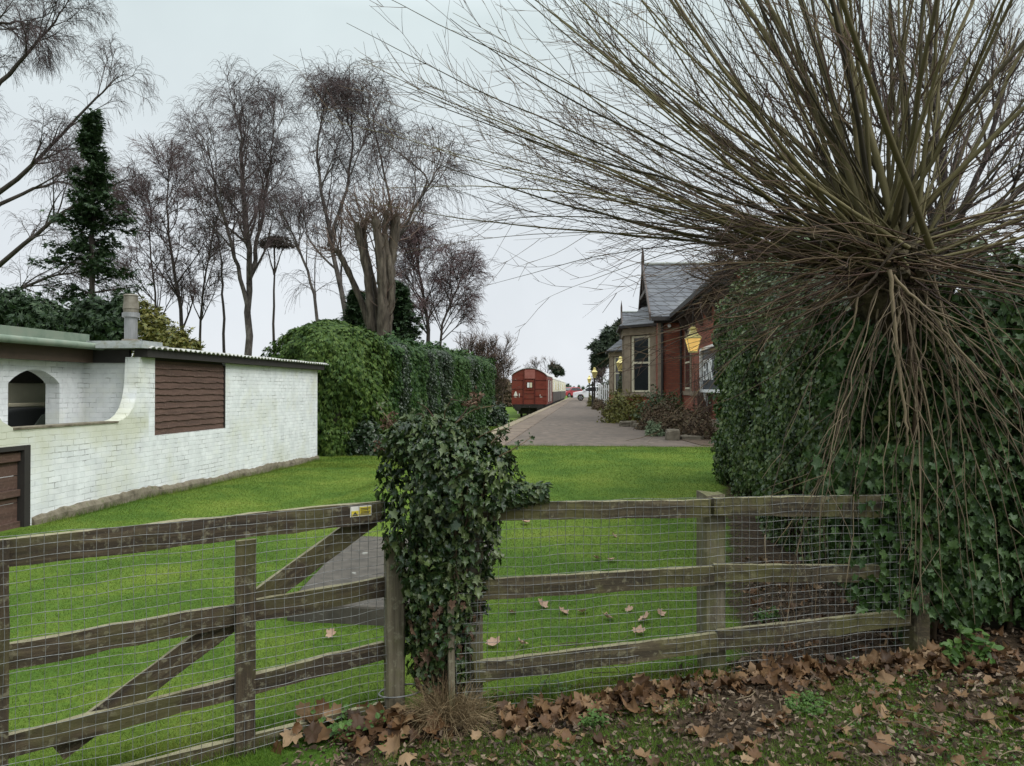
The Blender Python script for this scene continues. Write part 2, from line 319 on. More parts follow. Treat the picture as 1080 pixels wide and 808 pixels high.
# ------------------------------------------------------------------ mesh building
class MB:
    def __init__(s): s.V = []; s.Q = []; s.n = 0
    def add(s, verts, faces):
        verts = np.asarray(verts, float).reshape(-1, 3)
        s.V.append(verts)
        if isinstance(faces, np.ndarray): s.Q.append(faces.astype(np.int64) + s.n)
        else:
            by = {}
            for f in faces: by.setdefault(len(f), []).append(f)
            for k in by: s.Q.append(np.array(by[k], dtype=np.int64) + s.n)
        s.n += len(verts); return s
    def box(s, x0, x1, y0, y1, z0, z1):
        v = [(x0,y0,z0),(x1,y0,z0),(x1,y1,z0),(x0,y1,z0),(x0,y0,z1),(x1,y0,z1),(x1,y1,z1),(x0,y1,z1)]
        return s.add(v, [(0,3,2,1),(4,5,6,7),(0,1,5,4),(1,2,6,5),(2,3,7,6),(3,0,4,7)])
    def prism(s, poly, a0, a1, axis=0):      # 2-D outline extruded along an axis
        n = len(poly); vs = []
        for a in (a0, a1):
            for p, q in poly:
                vs.append({0: (a, p, q), 1: (p, a, q), 2: (p, q, a)}[axis])
        fs = [tuple(range(n-1, -1, -1)), tuple(range(n, 2*n))] + [(i, (i+1) % n, n+(i+1) % n, n+i) for i in range(n)]
        return s.add(vs, fs)
    def tubes(s, P, R, k=4):                 # P[N,n,3], R[N,n]
        P = np.asarray(P, float); R = np.asarray(R, float)
        if P.ndim == 2: P = P[None]; R = R[None]
        N_, n, _ = P.shape
        T = np.gradient(P, axis=1); T /= np.linalg.norm(T, axis=2, keepdims=True)+1e-9
        ref = np.where(np.abs(T[:, :1, 2:3]).mean(axis=1, keepdims=True) > .8, np.array([1., .13, 0]), np.array([.05, .1, 1.]))
        U = np.cross(T, np.broadcast_to(ref, T.shape)); U /= np.linalg.norm(U, axis=2, keepdims=True)+1e-9
        W = np.cross(T, U)
        a = np.arange(k)*2*PI/k
        V = P[:, :, None] + R[:, :, None, None]*(np.cos(a)[:, None]*U[:, :, None] + np.sin(a)[:, None]*W[:, :, None])
        i = np.arange(n-1)[:, None]*k; j = np.arange(k)[None]; j2 = (j+1) % k
        q = np.stack([i+j, i+j2, i+k+j2, i+k+j], -1).reshape(-1, 4)
        q = (q[None] + (np.arange(N_)*n*k)[:, None, None]).reshape(-1, 4)
        return s.add(V.reshape(-1, 3), q)
    def lathe(s, prof, c, k=16, cap=True):
        P = np.array([[c[0]+r*math.cos(2*PI*i/k), c[1]+r*math.sin(2*PI*i/k), c[2]+z] for r, z in prof for i in range(k)])
        n = len(prof); fs = [(i*k+j, i*k+(j+1) % k, (i+1)*k+(j+1) % k, (i+1)*k+j) for i in range(n-1) for j in range(k)]
        if cap: fs += [tuple(range(k-1, -1, -1)), tuple(range((n-1)*k, n*k))]
        return s.add(P, fs)
    def build(s, name, m, parent=None, smooth=False, local=False):
        me = bpy.data.meshes.new(name)
        V = np.concatenate(s.V); Q = s.Q
        li = np.concatenate([q.ravel() for q in Q]); tot = np.concatenate([np.full(len(q), q.shape[1]) for q in Q])
        me.vertices.add(len(V)); me.vertices.foreach_set('co', V.ravel().astype(np.float32))
        me.loops.add(len(li)); me.loops.foreach_set('vertex_index', li.astype(np.int32))
        me.polygons.add(len(tot)); st = np.concatenate([[0], np.cumsum(tot)[:-1]])
        me.polygons.foreach_set('loop_start', st.astype(np.int32))
        me.polygons.foreach_set('use_smooth', np.full(len(tot), smooth))
        me.update(calc_edges=True); me.validate()
        me.materials.append(m)
        o = bpy.data.objects.new(name, me); C.objects.link(o)
        if parent is not None:
            o.parent = parent
            root = parent
            if not local:
                loc = Vector((0, 0, 0)); q = parent
                while q is not None: loc += q.location; q = q.parent
                if parent.type == 'EMPTY': o.matrix_parent_inverse = Matrix.Translation(-loc)
        return o

def tag(o, label, cat, group=None, kind=None):
    if label: o['label'] = label
    if cat: o['category'] = cat
    if group: o['group'] = group
    if kind: o['kind'] = kind
    return o
def thing(name, loc, label, cat, group=None):
    o = bpy.data.objects.new(name, None); C.objects.link(o); o.location = Vector([float(c) for c in loc])
    o.empty_display_size = .2
    return tag(o, label, cat, group)
def structure(o): o['kind'] = 'structure'; return o
def bev(o, w=.008, seg=2):
    b = o.modifiers.new('bevel', 'BEVEL'); b.width = w; b.segments = seg; b.limit_method = 'ANGLE'; return o

# leaf shapes: (verts in x width, y length, z fold ; faces)
def ivy_shape():
    r = [(.30, -.10), (.46, .10), (.30, .27), (.50, .50), (.20, .62)]
    V = [(0, 0, 0), (0, .42, -.06), (0, 1, -.10)] + [(x, y, .10-.25*y*y*.6) for x, y in r] + [(-x, y, .10-.25*y*y*.6) for x, y in r]
    Fc = []
    for o in (3, 8):
        ch = [0]+list(range(o, o+5))+[2]
        for a, b in zip(ch, ch[1:]): Fc.append((1, a, b) if o == 3 else (1, b, a))
    return np.array(V), np.array(Fc)
def oval_shape(w=.28, fold=.10, droop=.12):
    V = np.array([(0, 0, 0), (w, .3, fold), (w*.8, .7, fold-droop*.5), (0, 1, -droop), (-w*.8, .7, fold-droop*.5), (-w, .3, fold)])
    return V, np.array([(0, 1, 2, 3), (0, 3, 4, 5)])
def spray_shape():
    # three narrow fingers
    V = []; Fc = []
    for a, l in ((-.5, .75), (0, 1), (.5, .75)):
        b = len(V); d = np.array([math.sin(a), math.cos(a)]); n = np.array([d[1], -d[0]])*.11
        for t, w in ((0, .4), (.5, 1), (1, .1)):
            p = d*l*t
            z = -.12*t*t
            V += [(*(p+n*w), z), (*(p-n*w), z)]
        Fc += [(b, b+2, b+3, b+1), (b+2, b+4, b+5, b+3)]
    return np.array(V), np.array(Fc)
def maple_shape():
    pts = [(.14, -.06), (.40, -.06), (.40, .14), (.62, .26), (.50, .42), (.54, .66), (.32, .64), (.18, .80)]
    V = [(0, 0, 0), (0, .4, -.05), (0, 1, .05)] + [(x, y, .14*x/.5) for x, y in pts] + [(-x, y, .14*x/.5) for x, y in pts]
    Fc = []; n = len(pts)
    for o, s in ((3, 1), (3+n, -1)):
        ch = [0]+list(range(o, o+n))+[2]
        for a, b in zip(ch, ch[1:]): Fc.append((1, a, b) if s > 0 else (1, b, a))
    return np.array(V), np.array(Fc)
IVY, OVAL, SPRAY, MAPLE = (lambda q: (q[0]*[.82, 1, 1.7], q[1]))(ivy_shape()), oval_shape(), spray_shape(), maple_shape()
BLADE = (np.array([(-.5, 0, 0), (.5, 0, 0), (.0, 1, 0)]), np.array([(0, 1, 2)]))

def leaves(mb, pos, nrm, tip, size, shape, curl=0.0):
    """pos[N,3]; nrm = leaf face normal; tip = direction base->tip; size[N]."""
    pos = np.asarray(pos); N_ = len(pos)
    if N_ == 0: return mb
    nrm = nrm/(np.linalg.norm(nrm, axis=1, keepdims=True)+1e-9)
    tip = tip - (tip*nrm).sum(1, keepdims=True)*nrm
    tip /= np.linalg.norm(tip, axis=1, keepdims=True)+1e-9
    sx = np.cross(tip, nrm)
    V, Fc = shape
    Vz = np.broadcast_to(V, (N_, *V.shape)).copy()
    if curl > 0:
        k = RG.uniform(-curl, curl*1.6, (N_, 1)); k2 = RG.uniform(-curl, curl, (N_, 1))
        Vz[:, :, 2] += k*(V[:, 1]-.4)**2*2 + k2*np.abs(V[:, 0]) + RG.normal(0, curl*.12, Vz.shape[:2])
    W = pos[:, None] + np.asarray(size)[:, None, None]*(Vz[:, :, 0:1]*sx[:, None] + Vz[:, :, 1:2]*tip[:, None] + Vz[:, :, 2:3]*nrm[:, None])
    f = (Fc[None] + (np.arange(N_)*len(V))[:, None, None]).reshape(-1, Fc.shape[1])
    return mb.add(W.reshape(-1, 3), f)

# ------------------------------------------------------------------ branch growing
def unit(a): return a/(np.linalg.norm(a, axis=-1, keepdims=True)+1e-9)
def path(p, d, L, n, up, wob, rng=RG, grav=None):
    """curves from points p[N,3] in directions d; up = tropism strength (array or number)."""
    N_ = len(p); P = np.zeros((N_, n, 3)); P[:, 0] = p; d = unit(d)
    up = np.broadcast_to(np.asarray(up, float), (N_,))
    st = (np.asarray(L)/(n-1)).reshape(-1, 1)
    for i in range(1, n):
        d = d + rng.normal(0, wob, (N_, 3)); d[:, 2] += up/(n-1)*(2*i/n); d = unit(d)
        P[:, i] = P[:, i-1] + d*st
    return P
def grow(P, R, k, t0, t1, ang, L, n, up=0, wob=.1, rr=.6, tip=.003, lenscale=True, rmin=.003, flat=None):
    N_, m, _ = P.shape
    idx = np.repeat(np.arange(N_), k); t = RG.uniform(t0, t1, N_*k)
    f = t*(m-1); i = np.minimum(f.astype(int), m-2); w = (f-i)[:, None]
    p = P[idx, i]*(1-w) + P[idx, i+1]*w; T = unit(P[idx, i+1]-P[idx, i])
    r = R[idx, i]*(1-w[:, 0]) + R[idx, i+1]*w[:, 0]
    q = unit(np.cross(T, RG.normal(0, 1, T.shape)))
    a = np.radians(RG.uniform(*ang, N_*k))[:, None]
    d = T*np.cos(a) + q*np.sin(a)
    ln = RG.uniform(*L, N_*k)
    if lenscale: ln = ln*(1.15-.75*t)
    Q = path(p, d, ln, n, up, wob)
    r0 = np.maximum(np.minimum(r*rr, r*.95), rmin)
    RR = r0[:, None]*(1-np.linspace(0, 1, n)) + tip*np.linspace(0, 1, n)
    return Q, RR
LIMB_J = .25
def limb(pts, r0, r1, n=10):
    pts = np.array(pts, float); t = np.linspace(0, len(pts)-1, n); P = np.stack([np.interp(t, np.arange(len(pts)), pts[:, k]) for k in range(3)], 1)
    for _ in range(2): P[1:-1] = (P[:-2]+2*P[1:-1]+P[2:])/4
    P[1:-1] += RG.normal(0, r0*LIMB_J, (n-2, 3))
    return P[None], np.linspace(r0, r1, n)[None]

# ================================================================== LIGHT AND SKY
SUN_EL, SUN_AZ = math.radians(48), math.radians(118)     # azimuth clockwise from +Y: behind right
w = bpy.data.worlds.new('World'); bpy.context.scene.world = w; w.use_nodes = True
N, L = w.node_tree.nodes, w.node_tree.links
bg = N['Background']; bg.inputs['Strength'].default_value = .1
sky = N.new('ShaderNodeTexSky'); sky.sky_type = 'NISHITA'; sky.sun_disc = False
sky.sun_elevation = SUN_EL; sky.sun_rotation = SUN_AZ
tc = N.new('ShaderNodeTexCoord'); sp = N.new('ShaderNodeSeparateXYZ'); L.new(tc.outputs['Generated'], sp.inputs[0])
r = ramp(N, [(0, (.252, .262, .277)), (.2, (.244, .259, .270)), (.45, (.222, .252, .255)), (.75, (.60, .64, .66)), (1, (.72, .77, .80))])
L.new(math_node(N, L, 'MAXIMUM', sp.outputs[2], 0), r.inputs[0])
nz = noise(N, L, tc.outputs['Generated'], 2.4, 5)
rn = ramp(N, [(.3, (.92, .925, .93)), (.7, (1.05, 1.05, 1.05))]); L.new(nz, rn.inputs[0])
cl = mixc(N, L, 1.0, r.outputs[0], rn.outputs[0], 'MULTIPLY')
big = N.new('ShaderNodeVectorMath'); big.operation = 'SCALE'; big.inputs['Scale'].default_value = 24.4; L.new(cl, big.inputs[0])
L.new(mixc(N, L, .96, sky.outputs[0], big.outputs[0]), bg.inputs['Color'])
sd = bpy.data.lights.new('sun', 'SUN'); sd.energy = 1.8; sd.angle = math.radians(40); sd.color = (1, .985, .96)
so = bpy.data.objects.new('sun', sd); C.objects.link(so)
so.rotation_euler = (PI/2 - SUN_EL, 0, -SUN_AZ + PI)
so.location = (10, -10, 30)
sc = bpy.context.scene
sc.view_settings.view_transform = 'Standard'; sc.view_settings.look = 'None'; sc.view_settings.gamma = 1; sc.view_settings.exposure = 0.42
sc.cycles.max_bounces = 6; sc.cycles.diffuse_bounces = 3; sc.cycles.transmission_bounces = 3; sc.cycles.glossy_bounces = 2

# ================================================================== GROUND, PLATFORM
def axis(parts):
    return np.unique(np.round(np.concatenate([np.arange(a, b, s) for a, b, s in parts]), 4))
xs = axis([(-900, -60, 60), (-60, -12, 3), (-12, 6, .12), (6, 20, 1), (20, 60, 5), (60, 901, 60)])
ys = axis([(-40, 0, 4), (0, 3, .3), (3, 20, .12), (16.455, 16.47, .01), (20, 60, .8), (60, 130, 5), (130, 1000, 60), (1000, 2600, 200)])
X, Y = np.meshgrid(xs, ys)
Z = gz(X, Y)
n_, m_ = X.shape
q = np.arange(n_*m_).reshape(n_, m_)
mb = MB(); mb.add(np.stack([X, Y, Z], -1).reshape(-1, 3), np.stack([q[:-1, :-1], q[:-1, 1:], q[1:, 1:], q[1:, :-1]], -1).reshape(-1, 4))
structure(mb.build('ground', M['ground'], smooth=True))

PX0, PY0 = -2.86, 16.47
mb = MB(); mb.prism([(PX0+1.02, PY0+.05), (12, PY0+.02), (12, 124), (PX0+1.02, 124)], -1.1, -.004, 2)
structure(mb.build('platform', M['tarmac']))
mb = MB()
yy = np.concatenate([np.arange(PY0, 40, .9), np.arange(40, 124, 3)])
for a, b in zip(yy, yy[1:]):
    j = random.uniform(-.012, .012)
    mb.box(PX0+.3, PX0+1.0, a+.004, b-.004, -1.1, .004+random.uniform(0, .006))
structure(bev(mb.build('platform_edging', M['edging']), .015, 1))
mb = MB()
for a, b in zip(yy, yy[1:]):
    j = random.uniform(-.015, .015); mb.box(PX0+j, PX0+.285, a+.005, b-.005, -1.1, .018+random.uniform(0, .01))
structure(bev(mb.build('platform_coping', M['coping']), .02, 2))
mb = MB(); bedp = [(2.55, 16.9), (2.3, 19), (2.0, 22), (1.75, 25), (1.3, 33), (.95, 44), (.75, 60), (.7, 66), (3.5, 66), (3.5, 16.9)]
mb.prism(bedp, -.02, .012, 2); structure(mb.build('flower_bed', M['bed_soil']))
# loose concrete hard standing behind the gate
mb = MB(); a, b = gp(302, 655), gp(376, 556); SA, SB = a, b
mb.prism([(a[0], a[1]), (-.95, a[1]-.05), (-1.0, b[1]+.1), (b[0], b[1])], -.75, float(gz(-1.8, 7.5))+.035, 2)
structure(bev(mb.build('concrete_path', M['slab']), .02))

# ================================================================== LAWN GRASS
def scatter_grass(n, y0, y1, x0, x1, h, wd, keep):
    y = np.exp(RG.uniform(np.log(y0), np.log(y1), n)); x = RG.uniform(x0, x1, n)
    k = keep(x, y); x, y = x[k], y[k]; n = len(x)
    P = np.stack([x, y, gz(x, y)-.004], 1)
    s = RG.uniform(.6, 1.2, n)*h*(1+.03*(y-y0))
    tip = np.stack([RG.normal(0, .55, n), RG.normal(0, .55, n), np.ones(n)], 1)
    V = np.zeros((n, 3, 3)); a = RG.uniform(0, 2*PI, n); d = np.stack([np.cos(a), np.sin(a), 0*a], 1)*(wd*(1+.09*(y-y0)))[:, None]
    V[:, 0] = P-d; V[:, 1] = P+d; V[:, 2] = P+tip*s[:, None]
    return V.reshape(-1, 3), np.arange(3*n).reshape(-1, 3)
def on_lawn(x, y):
    t = RG.uniform(0, 1, len(x))
    ok = (y > 4.25+.245*(x+.63)) | (x < -1.2)
    ok &= ~((x > a[0]-.05) & (x < -.95) & (y > a[1]-.05) & (y < b[1]+.1))
    ok &= (x < .32+.17*y+RG.normal(0, .12, len(x)) - .15) | (y > 12)
    ok &= (x < 2.9) & ~((x > -2.9) & (y > 16.44)) & (x > -6.6)
    return ok
mb = MB()
mb.add(*scatter_grass(420000, 3.2, 17, -6.6, 2.9, .017, .0022, on_lawn))
mb.add(*scatter_grass(26000, 1.2, 3.25, -4.5, -1.2, .02, .0024, on_lawn))
mb.add(*scatter_grass(60000, 16, 40, -6.6, -2.9, .035, .006, on_lawn))
tag(mb.build('lawn_grass', M['grass']), 'short bright green mown lawn grass behind the fence', 'grass', kind='stuff')

# ================================================================== GATE AND FENCE
FA, FB = at_y(500, 600, 4.10), at_y(950, 600, 4.72)
GA, GB = at_y(0, 600, 3.00), at_y(408, 600, 4.14)
def frame(A, B):
    d = np.array([B[0]-A[0], B[1]-A[1], 0]); d /= np.linalg.norm(d); nrm = np.array([d[1], -d[0], 0])   # normal towards the camera
    return d, nrm
fd, fn = frame(FA, FB); gd, gn = frame(GA, GB)
def board(name, c0, c1, h0, h1, th, nrm, off, m, parent, rough=.006, seg=14):
    """weathered plank from c0 to c1 (centre line), height h0->h1, thickness th along nrm, offset off along nrm; its own object with local X along the grain"""
    c0, c1 = np.asarray(c0, float)+nrm*off, np.asarray(c1, float)+nrm*off
    ax = c1-c0; ln = np.linalg.norm(ax); ax /= ln
    up = np.cross(nrm, ax); up = up if up[2] > 0 else -up
    nn = np.cross(ax, up)
    V = []; rows = [(-1, -1), (-.2, -1), (.5, -1), (1, -.8), (1, .8), (.4, 1), (-.3, 1), (-1, 1)]
    ph = random.uniform(0, 9)
    for i in range(seg+1):
        t = i/seg; h = (h0*(1-t)+h1*t)/2
        for (q, r_) in rows:
            jz = rough*(.25*math.sin(ph+i*1.9)+RG.normal(0, .55))*(1 if abs(q) > .9 else .2)
            V.append((t*ln, r_*th/2 + RG.normal(0, rough*.25), q*h+jz*.8+rough*.15*math.sin(ph*2+t*7)))
    k = len(rows); Fc = [(i*k+j, (i+1)*k+j, (i+1)*k+(j+1) % k, i*k+(j+1) % k) for i in range(seg) for j in range(k)]
    Fc += [tuple(range(k)), tuple(range(seg*k+k-1, seg*k-1, -1))]
    mb = MB(); mb.add(V, Fc); o = mb.build(name, m)
    Mx = Matrix(((ax[0], nn[0], up[0], c0[0]), (ax[1], nn[1], up[1], c0[1]), (ax[2], nn[2], up[2], c0[2]), (0, 0, 0, 1)))
    o.parent = parent; o.matrix_world = Mx
    o.matrix_parent_inverse = Matrix.Translation(-parent.location); o.matrix_basis = Mx
    return o
def post(name, c, z0, z1, w_, m, parent, ang=0, lean=(0, 0), top=.3):
    mb = MB(); P = []; n = 9
    for i in range(n+1):
        t = i/n; z = z0+(z1-z0)*t
        for sx, sy in ((-1, -.8), (-.8, -1), (.8, -1), (1, -.8), (1, .8), (.8, 1), (-.8, 1), (-1, .8)):
            x, y = sx*w_/2*(1+RG.normal(0, .02)), sy*w_/2*(1+RG.normal(0, .02))
            ca, sa = math.cos(ang), math.sin(ang)
            P.append((c[0]+x*ca-y*sa+lean[0]*t, c[1]+x*sa+y*ca+lean[1]*t, z+(RG.normal(0, .004) if i == n else 0)))
    k = 8; Fc = [(i*k+j, i*k+(j+1) % k, (i+1)*k+(j+1) % k, (i+1)*k+j) for i in range(n) for j in range(k)]
    Fc += [tuple(range(n*k, n*k+k)), tuple(range(k-1, -1, -1))]
    mb.add(P, Fc); return mb.build(name, m, parent)
def mesh_panel(name, A, d, nrm, s0, s1, top, bot, dz, ds, off, parent, rad=.0013):
    """welded wire: verticals every ds, horizontals every dz; top(s), bot(s) heights"""
    def wob(s, z): return .007*np.sin(s*5.1+z*3.7)+.005*np.sin(s*13+z*9)+.004*np.sin(z*17-s*4)
    def wz(s, z): return .004*np.sin(s*7.3+z*11)+.003*np.sin(s*19-z*5)
    P = []; Hn = 16
    for s in np.arange(s0, s1+1e-6, ds):
        z = np.linspace(bot(s), top(s), Hn); ss = s+.004*np.sin(z*8+s*3)+RG.normal(0, .0015)
        P.append(np.array(A)[None]*[1, 1, 0] + d[None]*ss[:, None] + nrm[None]*(off+wob(ss, z))[:, None] + np.stack([0*z, 0*z, z], 1))
    mb = MB(); mb.tubes(np.array(P), np.full((len(P), Hn), rad), 4)
    P = []; Hn = 34; k = 0
    zt = top(s0)
    s = np.linspace(s0, s1, Hn)
    tall = max(float(np.max([top(x)-bot(x) for x in s])), .1)
    while k*dz < tall:
        f = k*dz/tall
        z = np.array([top(x)*(1-f)+bot(x)*f for x in s]); z = z+wz(s, z)
        P.append(np.array(A)[None]*[1, 1, 0] + d[None]*s[:, None] + nrm[None]*(off+.003+wob(s, z))[:, None] + np.stack([0*z, 0*z, z], 1)); k += 1
    mb.tubes(np.array(P), np.full((len(P), Hn), rad), 4)
    return mb.build(name, M['wire'], parent)

# ---- field gate
gate = thing('field_gate', (GA[0], GA[1], -.6), 'weathered timber field gate with wire mesh and diagonal brace, left of the ivy', 'gate')
def gpt(u, v): return on_line(u, v, GA, GB)
GL = -1.35                                         # the gate goes on past the left edge of the picture
def gline(u, vt, vb):                              # level rail read at one end
    p, q = gpt(u, vt), gpt(u, vb); return (p[2]+q[2])/2, p[2]-q[2]
glen = float(np.linalg.norm((GB-GA)[:2]))
for (vt0, vb0), (vt1, vb1) in (((571, 603), (530, 548)), ((689, 716), (610, 627)), ((791, 813), (677, 694)), (None or (0, 0), (741, 760))):
    z1, h1 = gline(404, vt1, vb1)
    z0, h0 = (gline(2, vt0, vb0)) if vt0 else (z1-.005, h1)
    z0 = z0*.6+z1*.4
    h = (h0+h1)/2+.012
    sl = (z1-z0)/glen
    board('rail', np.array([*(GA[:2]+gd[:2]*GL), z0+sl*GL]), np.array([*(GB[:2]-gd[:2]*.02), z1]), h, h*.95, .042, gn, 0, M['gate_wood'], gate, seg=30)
c = gpt(257, 600)
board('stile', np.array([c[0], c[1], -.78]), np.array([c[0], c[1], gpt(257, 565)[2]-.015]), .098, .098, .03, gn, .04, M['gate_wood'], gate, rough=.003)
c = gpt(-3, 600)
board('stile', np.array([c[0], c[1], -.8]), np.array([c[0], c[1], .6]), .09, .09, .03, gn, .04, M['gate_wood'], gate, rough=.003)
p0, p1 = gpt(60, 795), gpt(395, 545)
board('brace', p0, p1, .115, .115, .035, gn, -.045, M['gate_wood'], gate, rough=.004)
zt = gpt(200, 552)[2]
mesh_panel('wire_mesh', GA, gd, gn, GL, glen-.03, lambda s: .615, lambda s: -.72, .0495, .0505, .062, gate)
# small notice on the top rail
cs = gpt(379, 538.5)
def plate(name, du0, du1, z0, z1, m, parent, off, d=gd, n=gn, c=cs, th=.002):
    mb = MB(); vs = []
    for o in (off, off+th):
        for s_, z_ in ((du0, z0), (du1, z0), (du1, z1), (du0, z1)):
            p = c + d*s_ + n*o; vs.append((p[0], p[1], c[2]+z_))
    mb.add(vs, [(0, 3, 2, 1), (4, 5, 6, 7), (0, 1, 5, 4), (1, 2, 6, 5), (2, 3, 7, 6), (3, 0, 4, 7)])
    return mb.build(name, m, parent)
sg = plate('warning_notice', -.062, .062, -.029, .029, M['sign_white'], gate, .022)
plate('yellow_panel', -.008, .058, -.023, .023, M['sign_yellow'], sg, .0243)
plate('yellow_panel', -.055, -.014, -.025, .004, M['sign_yellow'], sg, .0243)
for z_, l_ in ((.014, .058), (.006, .045), (-.004, .055), (-.011, .05), (-.018, .04)):
    plate('printed_line', -.003, l_-.003, z_-.0018, z_+.0018, M['ink'], sg, .0268, th=.001)
mb = MB(); tri = []
for o in (.0268, .0278):
    for s_, z_ in ((-.052, -.022), (-.018, -.022), (-.035, .0)): p = cs+gd*s_+gn*o; tri.append((p[0], p[1], cs[2]+z_))
mb.add(tri, [(0, 2, 1), (3, 4, 5)]); mb.add(tri, [(0, 1, 4, 3), (1, 2, 5, 4), (2, 0, 3, 5)]); mb.build('pictogram', M['ink'], sg)

# ---- grey post at the end of the gate
c = at_y(416, 700, 4.12)
gp_ = thing('gate_post', (c[0], c[1], gz(c[0], c[1])), 'grey weathered square post between gate and ivy, tied with wire', 'post')
post('upright', c, -.85, .42, .105, M['post_wood'], gp_, ang=YAW+.35)
mb = MB(); t = np.linspace(0, 2*PI, 40); z = at_y(425, 731, 4.1)[2]
mb.tubes(np.stack([c[0]+.04+.13*np.cos(t), c[1]+.01+.09*np.sin(t), z+.03*np.cos(t)*.6+.0*t], 1), np.full(40, .005), 6)
mb.build('tie_wire', M['wire'], gp_, smooth=True)

# ---- post and rail fence on the right
fence = thing('wooden_fence', (FA[0], FA[1], -.5), 'weathered post and rail fence with welded wire mesh, right of the ivy', 'fence')
def fpt(u, v): return on_line(u, v, FA, FB)
for (u0, t0, b0), (u1, t1, b1) in (((505, 530, 549), (748, 527, 545)), ((752, 525, 543), (930, 522, 545)), ((500, 611, 633), (752, 597, 616)), ((752, 595, 613), (930, 596, 613)), ((500, 698, 719), (756, 667, 686)), ((756, 664, 685), (958, 643, 658))):
    pa, pb, qa, qb = fpt(u0, t0), fpt(u0, b0), fpt(u1, t1), fpt(u1, b1)
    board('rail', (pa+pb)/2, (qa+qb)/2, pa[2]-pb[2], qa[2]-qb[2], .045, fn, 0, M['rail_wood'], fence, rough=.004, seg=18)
c = fpt(757, 600); post('post', c-fn*.10, -.8, fpt(762, 519)[2]-.015, .135, M['post_wood'], fence, ang=math.atan2(fd[1], fd[0]))
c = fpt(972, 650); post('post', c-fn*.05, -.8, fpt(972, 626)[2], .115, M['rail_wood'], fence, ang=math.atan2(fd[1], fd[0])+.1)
c = fpt(500, 650); post('post', c-fn*.09, -.8, .5, .11, M['post_wood'], fence, ang=math.atan2(fd[1], fd[0]))
fl = float(np.linalg.norm((FB-FA)[:2]))
tz0, tz1 = fpt(505, 530)[2], fpt(950, 521)[2]; bz0, bz1 = fpt(505, 752)[2], fpt(950, 700)[2]
mesh_panel('wire_mesh', FA, fd, fn, -.02, fl+.03, lambda s: tz0+(tz1-tz0)*s/fl+.005, lambda s: bz0+(bz1-bz0)*s/fl, .052, .0495, .03, fence)
mesh_panel('wire_mesh', FA, fd, fn, -.10, .06, lambda s: fpt(500, 612)[2], lambda s: fpt(500, 730)[2], .055, .055, .055, fence, .0017)

